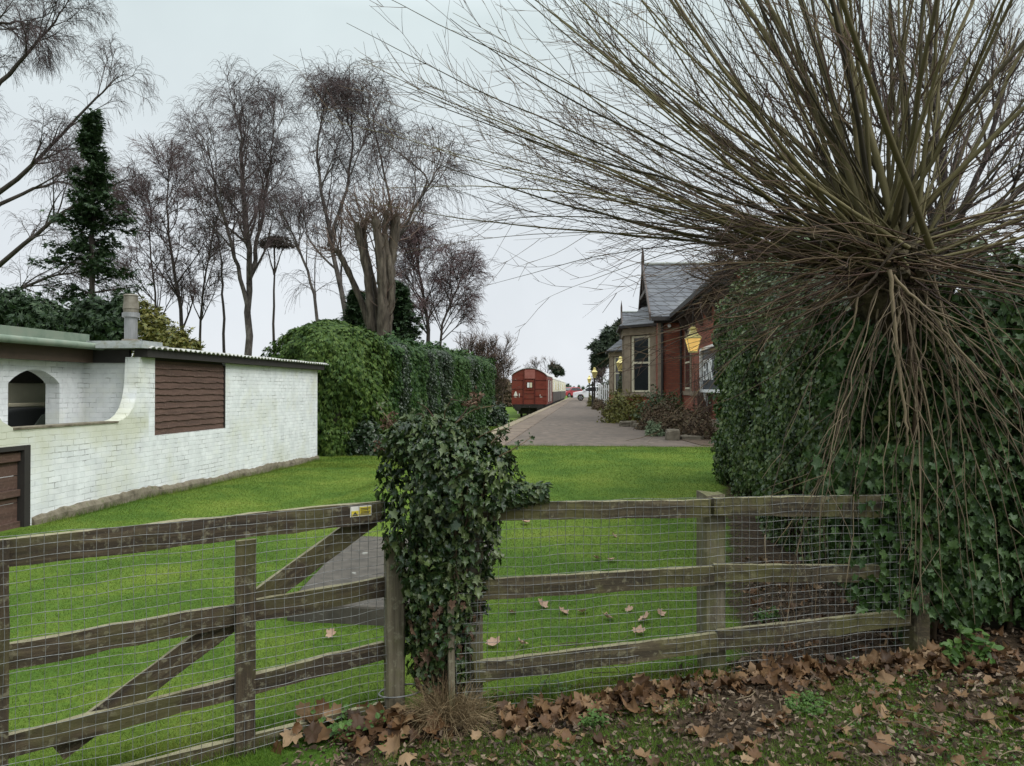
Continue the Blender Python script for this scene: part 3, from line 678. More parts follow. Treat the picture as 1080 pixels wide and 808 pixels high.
# ================================================================== IVY ON THE GATE POST
def ivy_column():
    base = at_y(462, 740, 4.12); bz = float(gz(base[0], base[1]))
    iv = thing('climbing_ivy', (base[0], base[1], bz), 'bushy dark green ivy smothering the post between gate and fence', 'ivy')
    prof = [(750, 452, 486), (720, 432, 494), (680, 424, 502), (640, 416, 512), (600, 409, 520), (560, 403, 527), (530, 400, 544), (505, 397, 560), (485, 394, 550), (465, 394, 524), (450, 402, 506), (440, 420, 486)]
    rows = []
    for v, l, r_ in prof:
        a_, b_ = at_y(l, v, 4.08), at_y(r_, v, 4.08); rows.append((a_[2], (a_[0]+b_[0])/2, (b_[0]-a_[0])/2))
    rows.sort(); zz, cx, rx = map(np.array, zip(*rows)); rx = rx*.93
    n = 7000
    z = RG.uniform(zz[0], zz[-1], n); z = np.where(RG.uniform(0, 1, n) < .12, RG.uniform(zz[-4], zz[-1], n), z)
    th = RG.uniform(0, 2*PI, n); lump = 1+.10*np.sin(th*3+z*7)+.07*np.sin(th*5-z*11)
    rr = np.interp(z, zz, rx)*lump*RG.uniform(.72, 1.0, n); cc = np.interp(z, zz, cx)
    dep = np.clip(rr*.85, 0, .3)
    P = np.stack([cc+rr*np.cos(th), 4.16+dep*np.sin(th), z], 1)
    keep = (RG.uniform(0, 1, n) < np.interp(z, [-.6, -.35, -.1, .2], [.18, .35, .75, 1])); P, th, z = P[keep], th[keep], z[keep]; n = len(P)
    out = np.stack([np.cos(th), np.sin(th), np.interp(z, [.3, zz[-1]], [.25, 1.3])], 1)
    nrm = unit(out + RG.normal(0, .62, (n, 3))); tip = np.stack([RG.normal(0, .45, n), RG.normal(0, .3, n), -np.ones(n)], 1) + out*.25
    size = .02+.036*RG.uniform(0, 1, n)**1.4*np.where(RG.uniform(0, 1, n) < .12, 1.4, 1)
    mb = MB(); leaves(mb, P, nrm, tip, size, IVY, .34)
    k = 2600; z2 = RG.uniform(-.25, zz[-1], k); t2 = RG.uniform(0, 2*PI, k); q2 = np.interp(z2, zz, rx)*RG.uniform(.1, .62, k)
    leaves(mb, np.stack([np.interp(z2, zz, cx)+q2*np.cos(t2), 4.16+np.minimum(q2, .2)*np.sin(t2), z2], 1), RG.normal(0, .5, (k, 3))+[0, -.8, .2], RG.normal(0, .5, (k, 3))+[0, 0, -1], RG.uniform(.045, .075, k), IVY, .12)
    # arm along the top rail
    m = 420; u = RG.uniform(0, 1, m)
    A, B = fpt(520, 527), fpt(577, 522)
    P = A + (B-A)*u[:, None]; r_ = .11*(1-u*.45)
    a2 = RG.uniform(0, 2*PI, m); q = np.sqrt(RG.uniform(.2, 1, m))*r_
    P = P + np.stack([0*u, np.cos(a2)*q, np.sin(a2)*q*.8+.015], 1)
    leaves(mb, P, unit(np.stack([RG.normal(0, .4, m), np.cos(a2)*.6-.5, np.sin(a2)+.3], 1)), np.stack([RG.normal(.4, .5, m), RG.normal(0, .4, m), -np.ones(m)*.6], 1), RG.uniform(.028, .05, m), IVY, .12)
    mb.build('foliage', M['ivy'], iv, smooth=True)
    # bare woody stems, and shoots with seed heads above
    mb = MB()
    for k in range(26):
        a_ = random.uniform(0, 2*PI); r0 = .09
        pts = [(base[0]+r0*math.cos(a_)*.8, 4.13+r0*math.sin(a_)*.7, bz-.05)]
        for z_ in np.linspace(bz+.15, .75, 9):
            a_ += random.uniform(-.35, .35); rq = np.interp(z_, zz, rx)*random.uniform(.35, .72)
            pts.append((np.interp(z_, zz, cx)+rq*math.cos(a_), 4.15+min(rq, .2)*math.sin(a_), z_))
        P_, R_ = limb(pts, random.uniform(.007, .016), .003, 26); mb.tubes(P_, R_, 6)
    mb.build('woody_stems', M['stem'], iv, smooth=True)
    mb = MB(); lf = []; tops = []
    for (u0, v0), (u1, v1), (u2, v2) in (((430, 470), (408, 440), (397, 424)), ((470, 455), (498, 432), (521, 428)), ((478, 450), (498, 425), (474, 421)), ((470, 458), (450, 430), (440, 424)), ((490, 470), (515, 455), (540, 452)), ((500, 480), (530, 462), (523, 447)), ((520, 485), (548, 470), (560, 461)), ((450, 455), (446, 435), (430, 440)), ((515, 470), (527, 458), (534, 466)), ((470, 450), (468, 434), (480, 416))):
        P_, R_ = limb([at_y(u0, v0, 4.1), at_y(u1, v1, 4.1+random.uniform(-.1, .1)), at_y(u2, v2, 4.1+random.uniform(-.15, .15))], .0045, .0018, 12)
        mb.tubes(P_, R_, 5); tops.append((P_[0, -1], P_[0]))
    mb.build('straggling_shoots', M['willow_twig'], iv)
    P = np.concatenate([np.array(p[5:])+RG.normal(0, .018, (7, 3)) for _, p in tops]); n = len(P)
    mb = MB(); leaves(mb, P, RG.normal(0, 1, (n, 3))+[0, -.6, .8], RG.normal(0, 1, (n, 3)), RG.uniform(.02, .042, n), IVY, .15)
    mb.build('sprig_leaves', M['shrub_green'], iv)
    P = []
    for u_, v_, k in ((497, 424, 60), (504, 420, 40), (408, 448, 40), (414, 442, 26), (478, 508, 22), (400, 470, 26), (482, 497, 16)):
        P.append(at_y(u_, v_, 4.0 if v_ > 480 else 4.08)+RG.normal(0, .02, (k, 3)))
    P = np.concatenate(P); n = len(P)
    mb = MB(); leaves(mb, P, RG.normal(0, 1, (n, 3)), RG.normal(0, 1, (n, 3)), RG.uniform(.015, .03, n), OVAL, .2)
    m = 260; z = RG.uniform(-.55, .1, m); th = RG.uniform(0, 2*PI, m); rr = np.interp(z, zz, rx)*RG.uniform(.6, .95, m)
    leaves(mb, np.stack([np.interp(z, zz, cx)+rr*np.cos(th), 4.15+np.minimum(rr, .2)*np.sin(th), z], 1), np.stack([np.cos(th), np.sin(th), 0*z], 1)+RG.normal(0, .4, (m, 3)), np.stack([RG.normal(0, .4, m), 0*z, -np.ones(m)], 1), RG.uniform(.03, .06, m), IVY, .3)
    mb.build('withered_leaves', M['brown_leaf'], iv)
    # the old post inside it and a pale stake
    p = thing('ivy_covered_post', (base[0], 4.2, bz), 'old timber post buried inside the ivy clump, only glimpsed', 'post')
    post('upright', (base[0]-.01, 4.2), -.85, .62, .17, M['post_wood'], p, ang=.2)
    c = at_y(477, 690, 4.0); s_ = thing('wooden_stake', (c[0], c[1], bz), 'thin pale grey stake standing against the ivy stems', 'stake')
    post('upright', c, -.75, at_y(477, 634, 4.0)[2], .036, M['post_wood'], s_, ang=.3, lean=(-.01, 0))
    # tuft of dead grass at the foot
    n = 1500; u = RG.normal(0, .13, n); d = RG.normal(0, .05, n)
    c0 = at_y(470, 770, 3.98); x = c0[0]+u; y = c0[1]+d+.04
    P = np.stack([x, y, gz(x, y)], 1)
    tip = np.stack([u*3.2+RG.normal(0, .4, n), RG.normal(-.25, .35, n), np.abs(RG.normal(1, .35, n))], 1); ln = RG.uniform(.12, .34, n)*np.exp(-(u/.2)**2)
    Q = path(P, tip, ln, 5, RG.uniform(-1.6, 0, n), .08)
    mb = MB(); mb.tubes(Q, np.broadcast_to(np.linspace(.0017, .0006, 5), (n, 5)), 3)
    tag(mb.build('dry_grass_tuft', M['straw']), 'tuft of dead straw coloured grass at the foot of the ivy', 'grass tuft')
ivy_column()

# ================================================================== IVY HEDGE ON THE RIGHT
def nz1(*a):
    s = 0
    for k, q in enumerate(a): s = s + np.sin(q*(1.3+k*.37)+k)*np.cos(q*(2.9+k*.21)+2*k)
    return s/len(a)
def ivy_hedge():
    h = thing('ivy_hedge', (2.2, 8, gz(2.2, 8)), 'tall dense ivy hedge of small glossy leaves behind the right fence', 'hedge')
    mb = MB(); md = MB()
    top = lambda y: np.interp(y, [4.8, 6, 7.2, 8.8, 11, 11.9], [1.95, 2.2, 2.55, 2.72, 2.66, 2.35])
    xf = lambda y: np.interp(y, [4.8, 6, 9, 11.9], [1.96, 1.93, 1.98, 2.08])
    # long face towards the lawn (-X side)
    n = 42000
    y = 4.95+(11.9-4.95)*RG.uniform(0, 1, n)**1.25; t = RG.uniform(0, 1, n)
    z0 = gz(xf(y), y)
    z = z0+.02+(top(y)-z0)*t
    bulge = .12*np.sin(y*2.1)*np.cos(z*2.3)+.09*np.sin(y*5.3+z*3.7)+.06*np.sin(y*9.1-z*8)
    bare = np.where(t < .16, (y < 7)*RG.uniform(0, 1, n), 0) > .35
    rnd = .28*np.clip((t-.82)/.18, 0, 1)**2+.18*np.clip((.25-t)/.25, 0, 1)
    x = xf(y)+bulge+rnd+RG.uniform(-.05, .16, n)
    P = np.stack([x, y, z], 1)[~bare]; t = t[~bare]; m = len(P)
    nr = np.stack([-np.ones(m), np.full(m, -.35), .25+1.2*np.clip((t-.8)/.2, 0, 1)], 1)+RG.normal(0, .45, (m, 3))
    leaves(mb, P, unit(nr), np.stack([RG.normal(-.2, .4, m), RG.normal(0, .6, m), -np.ones(m)], 1), RG.uniform(.024, .054, m)*(1+.04*(P[:, 1]-5)), oval_shape(.42, .10, .15), .1)
    # far end face and top
    n = 5200; x = 2.0+RG.uniform(0, 1.5, n); z = -.15+RG.uniform(0, 1, n)*2.65; y = 11.75+RG.normal(0, .12, n)+.1*np.sin(z*4)
    leaves(mb, np.stack([x, y, z], 1), RG.normal(0, .5, (n, 3))+[-.2, 1, .2], np.stack([RG.normal(0, .5, n), RG.normal(0, .5, n), -np.ones(n)], 1), RG.uniform(.05, .08, n), oval_shape(.42, .1, .15), .1)
    n = 15000; y = RG.uniform(5.3, 11.8, n); x = 2.05+RG.uniform(0, 1.5, n); z = top(y)+.1*np.sin(x*4+y*3)+.08*np.sin(y*7)+RG.normal(0, .06, n)-.25*np.clip((x-3)/.6, 0, 1)
    leaves(mb, np.stack([x, y, z], 1), RG.normal(0, .5, (n, 3))+[-.3, -.2, 1], RG.normal(0, 1, (n, 3)), RG.uniform(.045, .07, n), oval_shape(.42, .1, .15), .1)
    mb.build('foliage', M['ivy_hedge'], h, smooth=True)
    # return along the fence to the right, larger leaves
    n = 17000; x = RG.uniform(1.55, 4.9, n); t = RG.uniform(0, 1, n)**.9
    yf = 4.98+.10*(x-2); z0 = gz(x, yf)
    cut = np.interp(x, [1.55, 1.9, 2.1, 2.35, 3, 4.9], [.52, .45, .25, .16, .05, .03])
    z = z0 + cut*0.9+(2.32+.14*np.sin(x*2.3)+.1*np.sin(x*5.1)-cut)*t
    y = yf+.12*np.sin(x*3+z*2)+.09*np.sin(x*7-z*5)+RG.uniform(-.08, .18, n)+.4*np.clip((t-.85)/.15, 0, 1)**2-.14*np.clip(1-np.abs(x-2.1)/.5, 0, 1)*np.clip(1-t*2, 0, 1)
    P = np.stack([x, y, z], 1)
    k = (x > 1.9) | (z > .0)
    P = P[k]; q = 2900; u_ = RG.normal(0, 1, q)*60+950; v_ = RG.uniform(470, 645, q)
    ok = (u_ > 845+(v_-470)*.36) & (u_ < 1085); u_, v_ = u_[ok], v_[ok]
    P = np.concatenate([P, np.array([at_y(a_, b_, 4.60+random.uniform(0, .5)+.0006*(a_-900)) for a_, b_ in zip(u_, v_)])]); m = len(P)
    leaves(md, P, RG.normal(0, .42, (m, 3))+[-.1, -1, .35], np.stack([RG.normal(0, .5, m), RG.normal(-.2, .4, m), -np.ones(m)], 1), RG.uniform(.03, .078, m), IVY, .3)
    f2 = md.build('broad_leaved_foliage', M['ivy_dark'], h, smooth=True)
    # dark woody core
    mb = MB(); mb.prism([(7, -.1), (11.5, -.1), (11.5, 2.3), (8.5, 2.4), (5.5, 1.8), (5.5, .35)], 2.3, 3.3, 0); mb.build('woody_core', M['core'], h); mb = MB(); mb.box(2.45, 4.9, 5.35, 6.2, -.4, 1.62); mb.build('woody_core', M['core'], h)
    mb = MB()
    for k in range(60):
        y_ = random.uniform(5, 11.5); x_ = xf(y_)+.2; P_, R_ = limb([(x_+.1, y_, float(gz(x_, y_))-.05), (x_, y_+random.uniform(-.3, .3), .4), (x_-.1, y_+random.uniform(-.5, .5), 1.4), (x_, y_+random.uniform(-.7, .7), 2.4)], .02, .005, 14); mb.tubes(P_, R_, 5)
    for k in range(24):
        x_ = random.uniform(1.7, 4.6); y_ = 5.15+.1*(x_-2); P_, R_ = limb([(x_, y_+.1, -.5), (x_+random.uniform(-.2, .2), y_, .3), (x_+random.uniform(-.4, .4), y_, 1.4), (x_+random.uniform(-.5, .5), y_+.1, 2.4)], .022, .005, 14); mb.tubes(P_, R_, 5)
    mb.build('climbing_stems', M['stem'], h, smooth=True)
ivy_hedge()

# ================================================================== POLLARDED WILLOW
def willow():
    hd = at_y(940, 278, 4.95)
    wl = thing('pollard_willow', (hd[0]+.15, 5.1, gz(2.3, 5.1)), 'huge bare pollard willow bursting with long olive shoots above the hedge', 'tree')
    mb = MB(); P_, R_ = limb([(hd[0]+.2, 5.5, -.6), (hd[0]+.18, 5.45, .6), (hd[0]+.08, 5.3, 1.5), (hd[0], 5.02, hd[2])], .17, .2, 16)
    R_[0, -4:] = [.2, .24, .24, .15]; mb.tubes(P_, R_, 12)
    for k in range(90):      # knobbly pollard scars
        d = unit(RG.normal(0, 1, 3)); q = np.array(hd)+d*[.185, .16, .19]; r_ = random.uniform(.018, .042)
        mb.lathe([(r_*.5, -r_*.8), (r_, -r_*.3), (r_*.95, r_*.3), (r_*.45, r_*.8)], q, 8)
    for q in mb.V[1:]: q += RG.normal(0, .006, q.shape)
    mb.build('trunk', M['willow_head'], wl, smooth=False)
    mb = MB(); tw = MB()
    def shoots(n, az, el, L_, r_, up, wob=.035, yk=.55, npt=18, far=None):
        a_ = np.radians(RG.uniform(*az, n)); e_ = np.radians(RG.uniform(*el, n))
        d = np.stack([np.cos(a_)*np.cos(e_), np.sin(a_)*np.cos(e_)*yk, np.sin(e_)], 1)
        p = np.array(hd)+np.stack([RG.normal(0, .11, n), RG.normal(0, .10, n), RG.uniform(-.12, .16, n)], 1)+unit(d)*.08
        ln = RG.uniform(*L_, n); P = path(p, d, ln, npt, RG.uniform(*up, n), wob)
        ok = (P[:, :, 1].min(1) > 2.9) & ~((P[:, :, 1] < 4.3) & (P[:, :, 2] < 1.4)).any(1)
        P = P[ok]; r0 = (r_[0]+(r_[1]-r_[0])*RG.uniform(0, 1, len(P))**1.8)*(ln[ok]/L_[1])**.5
        return P, r0[:, None]*(1-.88*np.linspace(0, 1, npt)**.9)
    # upright and left-reaching rods
    sets = [shoots(62, (60, 290), (28, 84), (2.6, 4.2), (.006, .026), (-.1, .45)),
            shoots(50, (140, 230), (9, 42), (2.4, 3.75), (.006, .019), (.05, .75)),
            shoots(36, (-70, 70), (10, 85), (1.8, 4.2), (.006, .028), (-.2, .5)),
            shoots(24, (155, 215), (8, 26), (2.4, 3.5), (.005, .012), (-.35, .15)),
            shoots(11, (100, 170), (40, 80), (3.2, 4.6), (.018, .032), (0, .3))]
    for k, (P, R) in enumerate(sets):
        mb.tubes(P, R, 6)
        Q, S = grow(P, R, 10, .18, .98, (16, 46), (.3, 1.0), 7, .25, .06, .4, .001, rmin=.0019); tw.tubes(Q, S, 3)
        Q2, S2 = grow(Q, S, 2, .3, .95, (20, 45), (.15, .45), 4, .1, .06, .6, .001, rmin=.0018); tw.tubes(Q2, S2, 3)
    mb.build('shoots', M['willow'], wl, smooth=True)
    # thin, near level and drooping brown rods
    P, R = shoots(105, (125, 250), (-32, 16), (.8, 2.0), (.004, .010), (-.6, .35), .06)
    tw.tubes(P, R, 4); Q, S = grow(P, R, 4, .3, .97, (18, 45), (.25, .7), 6, -.1, .07, .6, .0012, rmin=.0025); tw.tubes(Q, S, 3)
    P, R = shoots(80, (-80, 60), (-30, 20), (.9, 2.2), (.004, .010), (-.7, .3), .06)
    tw.tubes(P, R, 4); Q, S = grow(P, R, 4, .3, .97, (18, 45), (.25, .7), 6, -.1, .07, .6, .0012, rmin=.0025); tw.tubes(Q, S, 3)
    tw.build('thin_twigs', M['willow_twig'], wl)
    # grey dead wood hanging in front of the hedge
    dw = MB()
    n = 36
    tx = RG.uniform(780, 1180, n); tv = RG.uniform(520, 700, n)
    for k in range(n):
        e = at_y(tx[k], tv[k], random.uniform(4.25, 4.75)); e[2] = max(e[2], -.32)
        s_ = np.array(hd)+RG.normal(0, 1, 3)*[.13, .06, .07]+[.03, .02, -.06]
        m = s_*.5+e*.5; m[2] += random.uniform(.1, .5); m[0] += (e[0]-s_[0])*random.uniform(.0, .22); m[1] = random.uniform(4.35, 4.75)
        t = np.linspace(0, 1, 16)[:, None]; P = s_*(1-t)**2+2*m*t*(1-t)+e*t*t
        P[1:] += np.cumsum(RG.normal(0, .012, (15, 3)), 0)
        r0 = random.choice([.0035, .004, .0045, .005, .006, .007, .009]); R = np.linspace(r0, .0016, 16)
        dw.tubes(P, R, 6)
        Q, S = grow(P[None], R[None], 4, .25, .95, (15, 45), (.25, .8), 8, -.35, .07, .6, .001, rmin=.0022); dw.tubes(Q, S, 4)
    for k in range(40):    # short level sprays at the crown foot
        pass
    # one thick crooked dead stick across the head
    for pts, r0 in (([(905, 312), (918, 298), (936, 272), (946, 258), (968, 253)], .010), ([(938, 285), (943, 335), (948, 390), (957, 450), (957, 470)], .0125), ([(942, 290), (962, 312), (985, 332), (1005, 362), (1040, 400)], .010), ([(905, 312), (880, 318), (850, 330), (800, 352)], .008), ([(905, 312), (900, 345), (885, 370)], .007)):
        P_, R_ = limb([at_y(u, v, 4.55) for u, v in pts], r0, r0*.45, 20); dw.tubes(P_, R_, 7)
        Q, S = grow(P_, R_, 5, .3, .98, (15, 50), (.2, .7), 8, -.3, .07, .6, .001, rmin=.002); dw.tubes(Q, S, 4)
    dw.build('dead_twigs', M['dead_twig'], wl, smooth=True)
willow()

# ================================================================== WHITE OUTBUILDING
def outbuilding():
    b = thing('white_outbuilding', (-6.7, 12, -.45), 'low white painted brick outbuilding with brown lapped panel and arched opening', 'outbuilding')
    WX, T = -6.7, .22
    mb = MB()
    # garden-wall part with the swept-up end, then the wall round the panel opening
    sw = [(8.0, 1.12), (8.2, 1.1), (8.34, 1.0), (8.44, .88), (8.6, .80), (8.9, .775), (10.5, .79), (10.68, .82), (10.8, .88), (10.9, .98), (10.97, 1.12), (11.02, 1.32), (11.05, 1.74)]
    low = [(8.87, -.8)] + [(11.46, -.8), (11.46, 1.74)] + sw[::-1] + [(8.0, .585), (8.87, .585)]
    mb.prism(low, WX-T, WX, 0)
    mb.box(WX-T, WX, 11.46, 13.72, -.8, .535); mb.box(WX-T, WX, 13.72, 18.45, -.8, 1.74)
    mb.box(WX-4.2, WX-T, 18.23, 18.45, -.8, 1.74)
    # return wall and recessed arch wall
    mb.box(-7.7, WX-T, 11.22, 11.42, -.8, 1.74)
    A0, A1, zs = 9.71, 10.68, 1.335
    mb.box(-7.92, -7.7, 5.5, A0, -.8, 1.74); mb.box(-7.92, -7.7, A1, 11.42, -.8, 1.74); mb.box(-7.92, -7.7, A0, A1, -.8, .42)
    arc = [(A0+(A1-A0)*t, zs+.2*math.sin(PI*t)**.8) for t in np.linspace(0, 1, 15)]
    mb.prism(arc + [(A1, 1.74), (A0, 1.74)], -7.92, -7.7, 0)
    mb.build('wall', M['white_brick'], b)
    # plinth
    mb = MB(); yy = np.linspace(8.9, 18.48, 120); V = []
    for y0 in yy:
        zg = float(gz(-6.5, y0-.55)); h_ = .13+.022*math.sin(y0*1.3)+.012*math.sin(y0*4.1)+random.uniform(-.012, .012); o_ = .05+.02*math.sin(y0*2.7)+random.uniform(-.008, .008)
        V += [(WX-.02, y0, -.9), (WX+o_+.03, y0, -.9), (WX+o_, y0, zg+h_*.6), (WX+o_*.5, y0, zg+h_*.95), (WX-.02, y0, zg+h_+.02)]
    n = len(yy); mb.add(V, [(i*5+j, i*5+(j+1) % 5, i*5+5+(j+1) % 5, i*5+5+j) for i in range(n-1) for j in range(5)] + [(0, 1, 2, 3, 4), tuple(range(n*5-1, n*5-6, -1))])
    mb.build('plinth', M['plinth'], b)
    mb = MB(); mb.box(WX-T-.02, WX+.012, 8.6, 10.55, .775, .80); mb.build('wall_coping', M['plinth'], b)
    # lapped timber panel
    mb = MB(); nb = 11; z0, z1 = .545, 1.70
    for k in range(nb):
        za = z0+(z1-z0)*k/nb; n = 26; V = []
        for i in range(n+1):
            y = 11.475+(13.70-11.475)*i/n; j = .006*math.sin(i*.7+k*2.1)+.005*math.sin(i*1.9+k)
            V += [(WX-.028, y, za-.012+j), (WX-.012, y, za-.012+j), (WX-.034, y, za+(z1-z0)/nb+.006), (WX-.05, y, za+(z1-z0)/nb+.006)]
        mb.add(V, [(i*4+a_, i*4+(a_+1) % 4, i*4+4+(a_+1) % 4, i*4+4+a_) for i in range(n) for a_ in range(4)])
    p = mb.build('lapped_panel', M['brown_lap'], b)
    mb = MB(); mb.box(WX-.09, WX-.055, 11.462, 13.718, .537, 1.744); mb.build('panel_back', M['dark_timber'], p)
    mb = MB(); mb.box(WX-.05, WX+.004, 13.69, 13.718, .54, 1.70); mb.build('panel_edge', M['dark_timber'], p)
    # roofs
    mb = MB(); mb.box(-6.80, -6.585, 11.08, 18.62, 1.745, 1.86); mb.build('fascia', M['dark_timber'], b)
    mb = MB(); n = 150; ys_ = np.linspace(11.05, 18.75, n); zc = 1.895+.022*np.sin(ys_*2*PI/.15)
    V = []
    for i in range(n): V += [(-6.52, ys_[i], zc[i]), (-11, ys_[i], zc[i]+.35), (-11, ys_[i], zc[i]+.335), (-6.52, ys_[i], zc[i]-.012)]
    mb.add(V, [(i*4+a_, i*4+(a_+1) % 4, i*4+4+(a_+1) % 4, i*4+4+a_) for i in range(n-1) for a_ in range(4)]); mb.build('corrugated_roof', M['corrugated'], b)
    mb = MB(); mb.box(-8.2, -6.6, 10.98, 11.5, 1.93, 1.985); mb.box(-7.3, -6.56, 10.9, 11.6, 1.87, 1.927); mb.build('roof_edge', M['roof_grey'], b)
    mb = MB(); mb.box(-8.15, -7.42, 5.0, 11.06, 1.90, 1.955); mb.box(-7.62, -7.5, 5.0, 11.05, 1.957, 2.085); mb.build('flat_roof', M['felt'], b)  # felt roof stops just behind the eave, left open so daylight reaches the room
    mb = MB(); mb.tubes(np.array([[(-7.36, 5, 1.895), (-7.36, 8, 1.90), (-7.36, 11.15, 1.90)]]), np.full((1, 3), .052), 10); mb.build('gutter', M['felt'], b, smooth=True)
    mb = MB(); mb.box(-7.69, -7.52, 5.0, 11.215, 1.66, 1.885); mb.build('brown_fascia', M['brown_timber'], b)
    mb = MB(); mb.box(-7.55, -6.93, 11.16, 11.217, 1.66, 1.86); mb.build('return_fascia', M['dark_timber'], b)
    # room seen through the arch
    mb = MB(); mb.box(-9.6, -9.5, 7, 13.5, -.6, 1.95); mb.build('inner_wall', M['inner_wall'], b)
    mb = MB(); mb.box(-9.49, -9.45, 11.52, 11.6, 1.031, 1.9); mb.build('window_post', M['brown_timber'], b)
    mb = MB(); mb.box(-9.49, -9.46, 11.8, 12.6, 1.36, 1.9); mb.build('window_pane', M['dark_timber'], b)
    mb = MB(); mb.box(-9.49, -8.9, 9.9, 12.59, .985, 1.03); mb.build('worktop', M['cream_paint'], b)
    mb = MB(); mb.box(-8.6, -7.94, 9.6, 9.8, -.5, 1.6); mb.box(-8.25, -8.15, 9.78, 10.12, .2, 1.63); pn = mb.build('divider_panel', M['greygreen'], b)
    mb = MB(); mb.box(-8.149, -8.13, 9.93, 10.03, .68, .80); mb.build('socket_box', M['black'], pn)
    mb = MB(); mb.box(-9.8, -7.93, 7, 12.7, -.62, -.5); mb.build('floor_slab', M['plinth'], b)
    c = thing('covered_trolley', (-8.45, 10.9, -.5), 'black covered trolley with a rounded top seen through the white arch', 'trolley')
    mb = MB(); prof = [(10.15, -.48), (11.9, -.48), (11.9, .85), (11.75, .93), (11.2, .98), (10.6, .96), (10.2, .88)]
    mb.prism(prof, -8.8, -8.35, 0); bev(mb.build('cover', M['black'], c), .04, 3)
    mb = MB(); mb.prism([(10.98, .70), (11.32, .70), (11.32, .9), (11.15, .86)], -8.349, -8.335, 0); mb.build('side_flap', M['greygreen'], c)
    # flue
    f = at_y(138, 362, 12.2); f[0] = at_y(138, 362, 11.65)[0]
    mb = MB(); mb.lathe([(.17, -.1), (.17, .03), (.14, .06), (.135, .09)], (f[0], f[1], 2.0), 20); fl = mb.build('flue', M['metal_old'], b, smooth=False)
    mb = MB(); mb.lathe([(.10, 0), (.10, .36), (.135, .37), (.135, .44), (.11, .45)], (f[0], f[1], 2.09), 20); mb.build('flue_pipe', M['metal'], fl, smooth=False)
    mb = MB(); mb.lathe([(.115, 0), (.115, .05), (.125, .06), (.11, .2), (.11, .27), (.125, .28), (.10, .3)], (f[0], f[1], 2.54), 20); mb.build('flue_cowl', M['metal_old'], fl)
    # timber gate let into the wall
    g = thing('garden_gate', (-6.75, 8.2, -.5), 'low brown boarded timber gate in the white wall, at the left edge', 'gate')
    mb = MB()
    for k in range(3): mb.box(-6.80, -6.775, 7.2, 8.76, -.42+k*.325, -.42+k*.325+.315)
    mb.build('boards', M['brown_lap'], g)
    mb = MB(); mb.box(-6.772, -6.735, 7.2, 8.76, .40, .50); mb.box(-6.772, -6.735, 7.2, 8.76, -.02, .06); mb.box(-6.772, -6.735, 7.2, 8.76, -.40, -.32); mb.build('ledge', M['brown_lap'], g)
    mb = MB(); mb.box(-6.83, -6.69, 8.77, 8.866, -.6, .582); mb.build('frame_post', M['dark_timber'], g)
    mb = MB(); mb.box(-6.83, -6.69, 7.2, 8.768, .53, .583); mb.build('frame_head', M['dark_timber'], g)
    for o in (b, c, g): o.location.y -= .55
outbuilding()

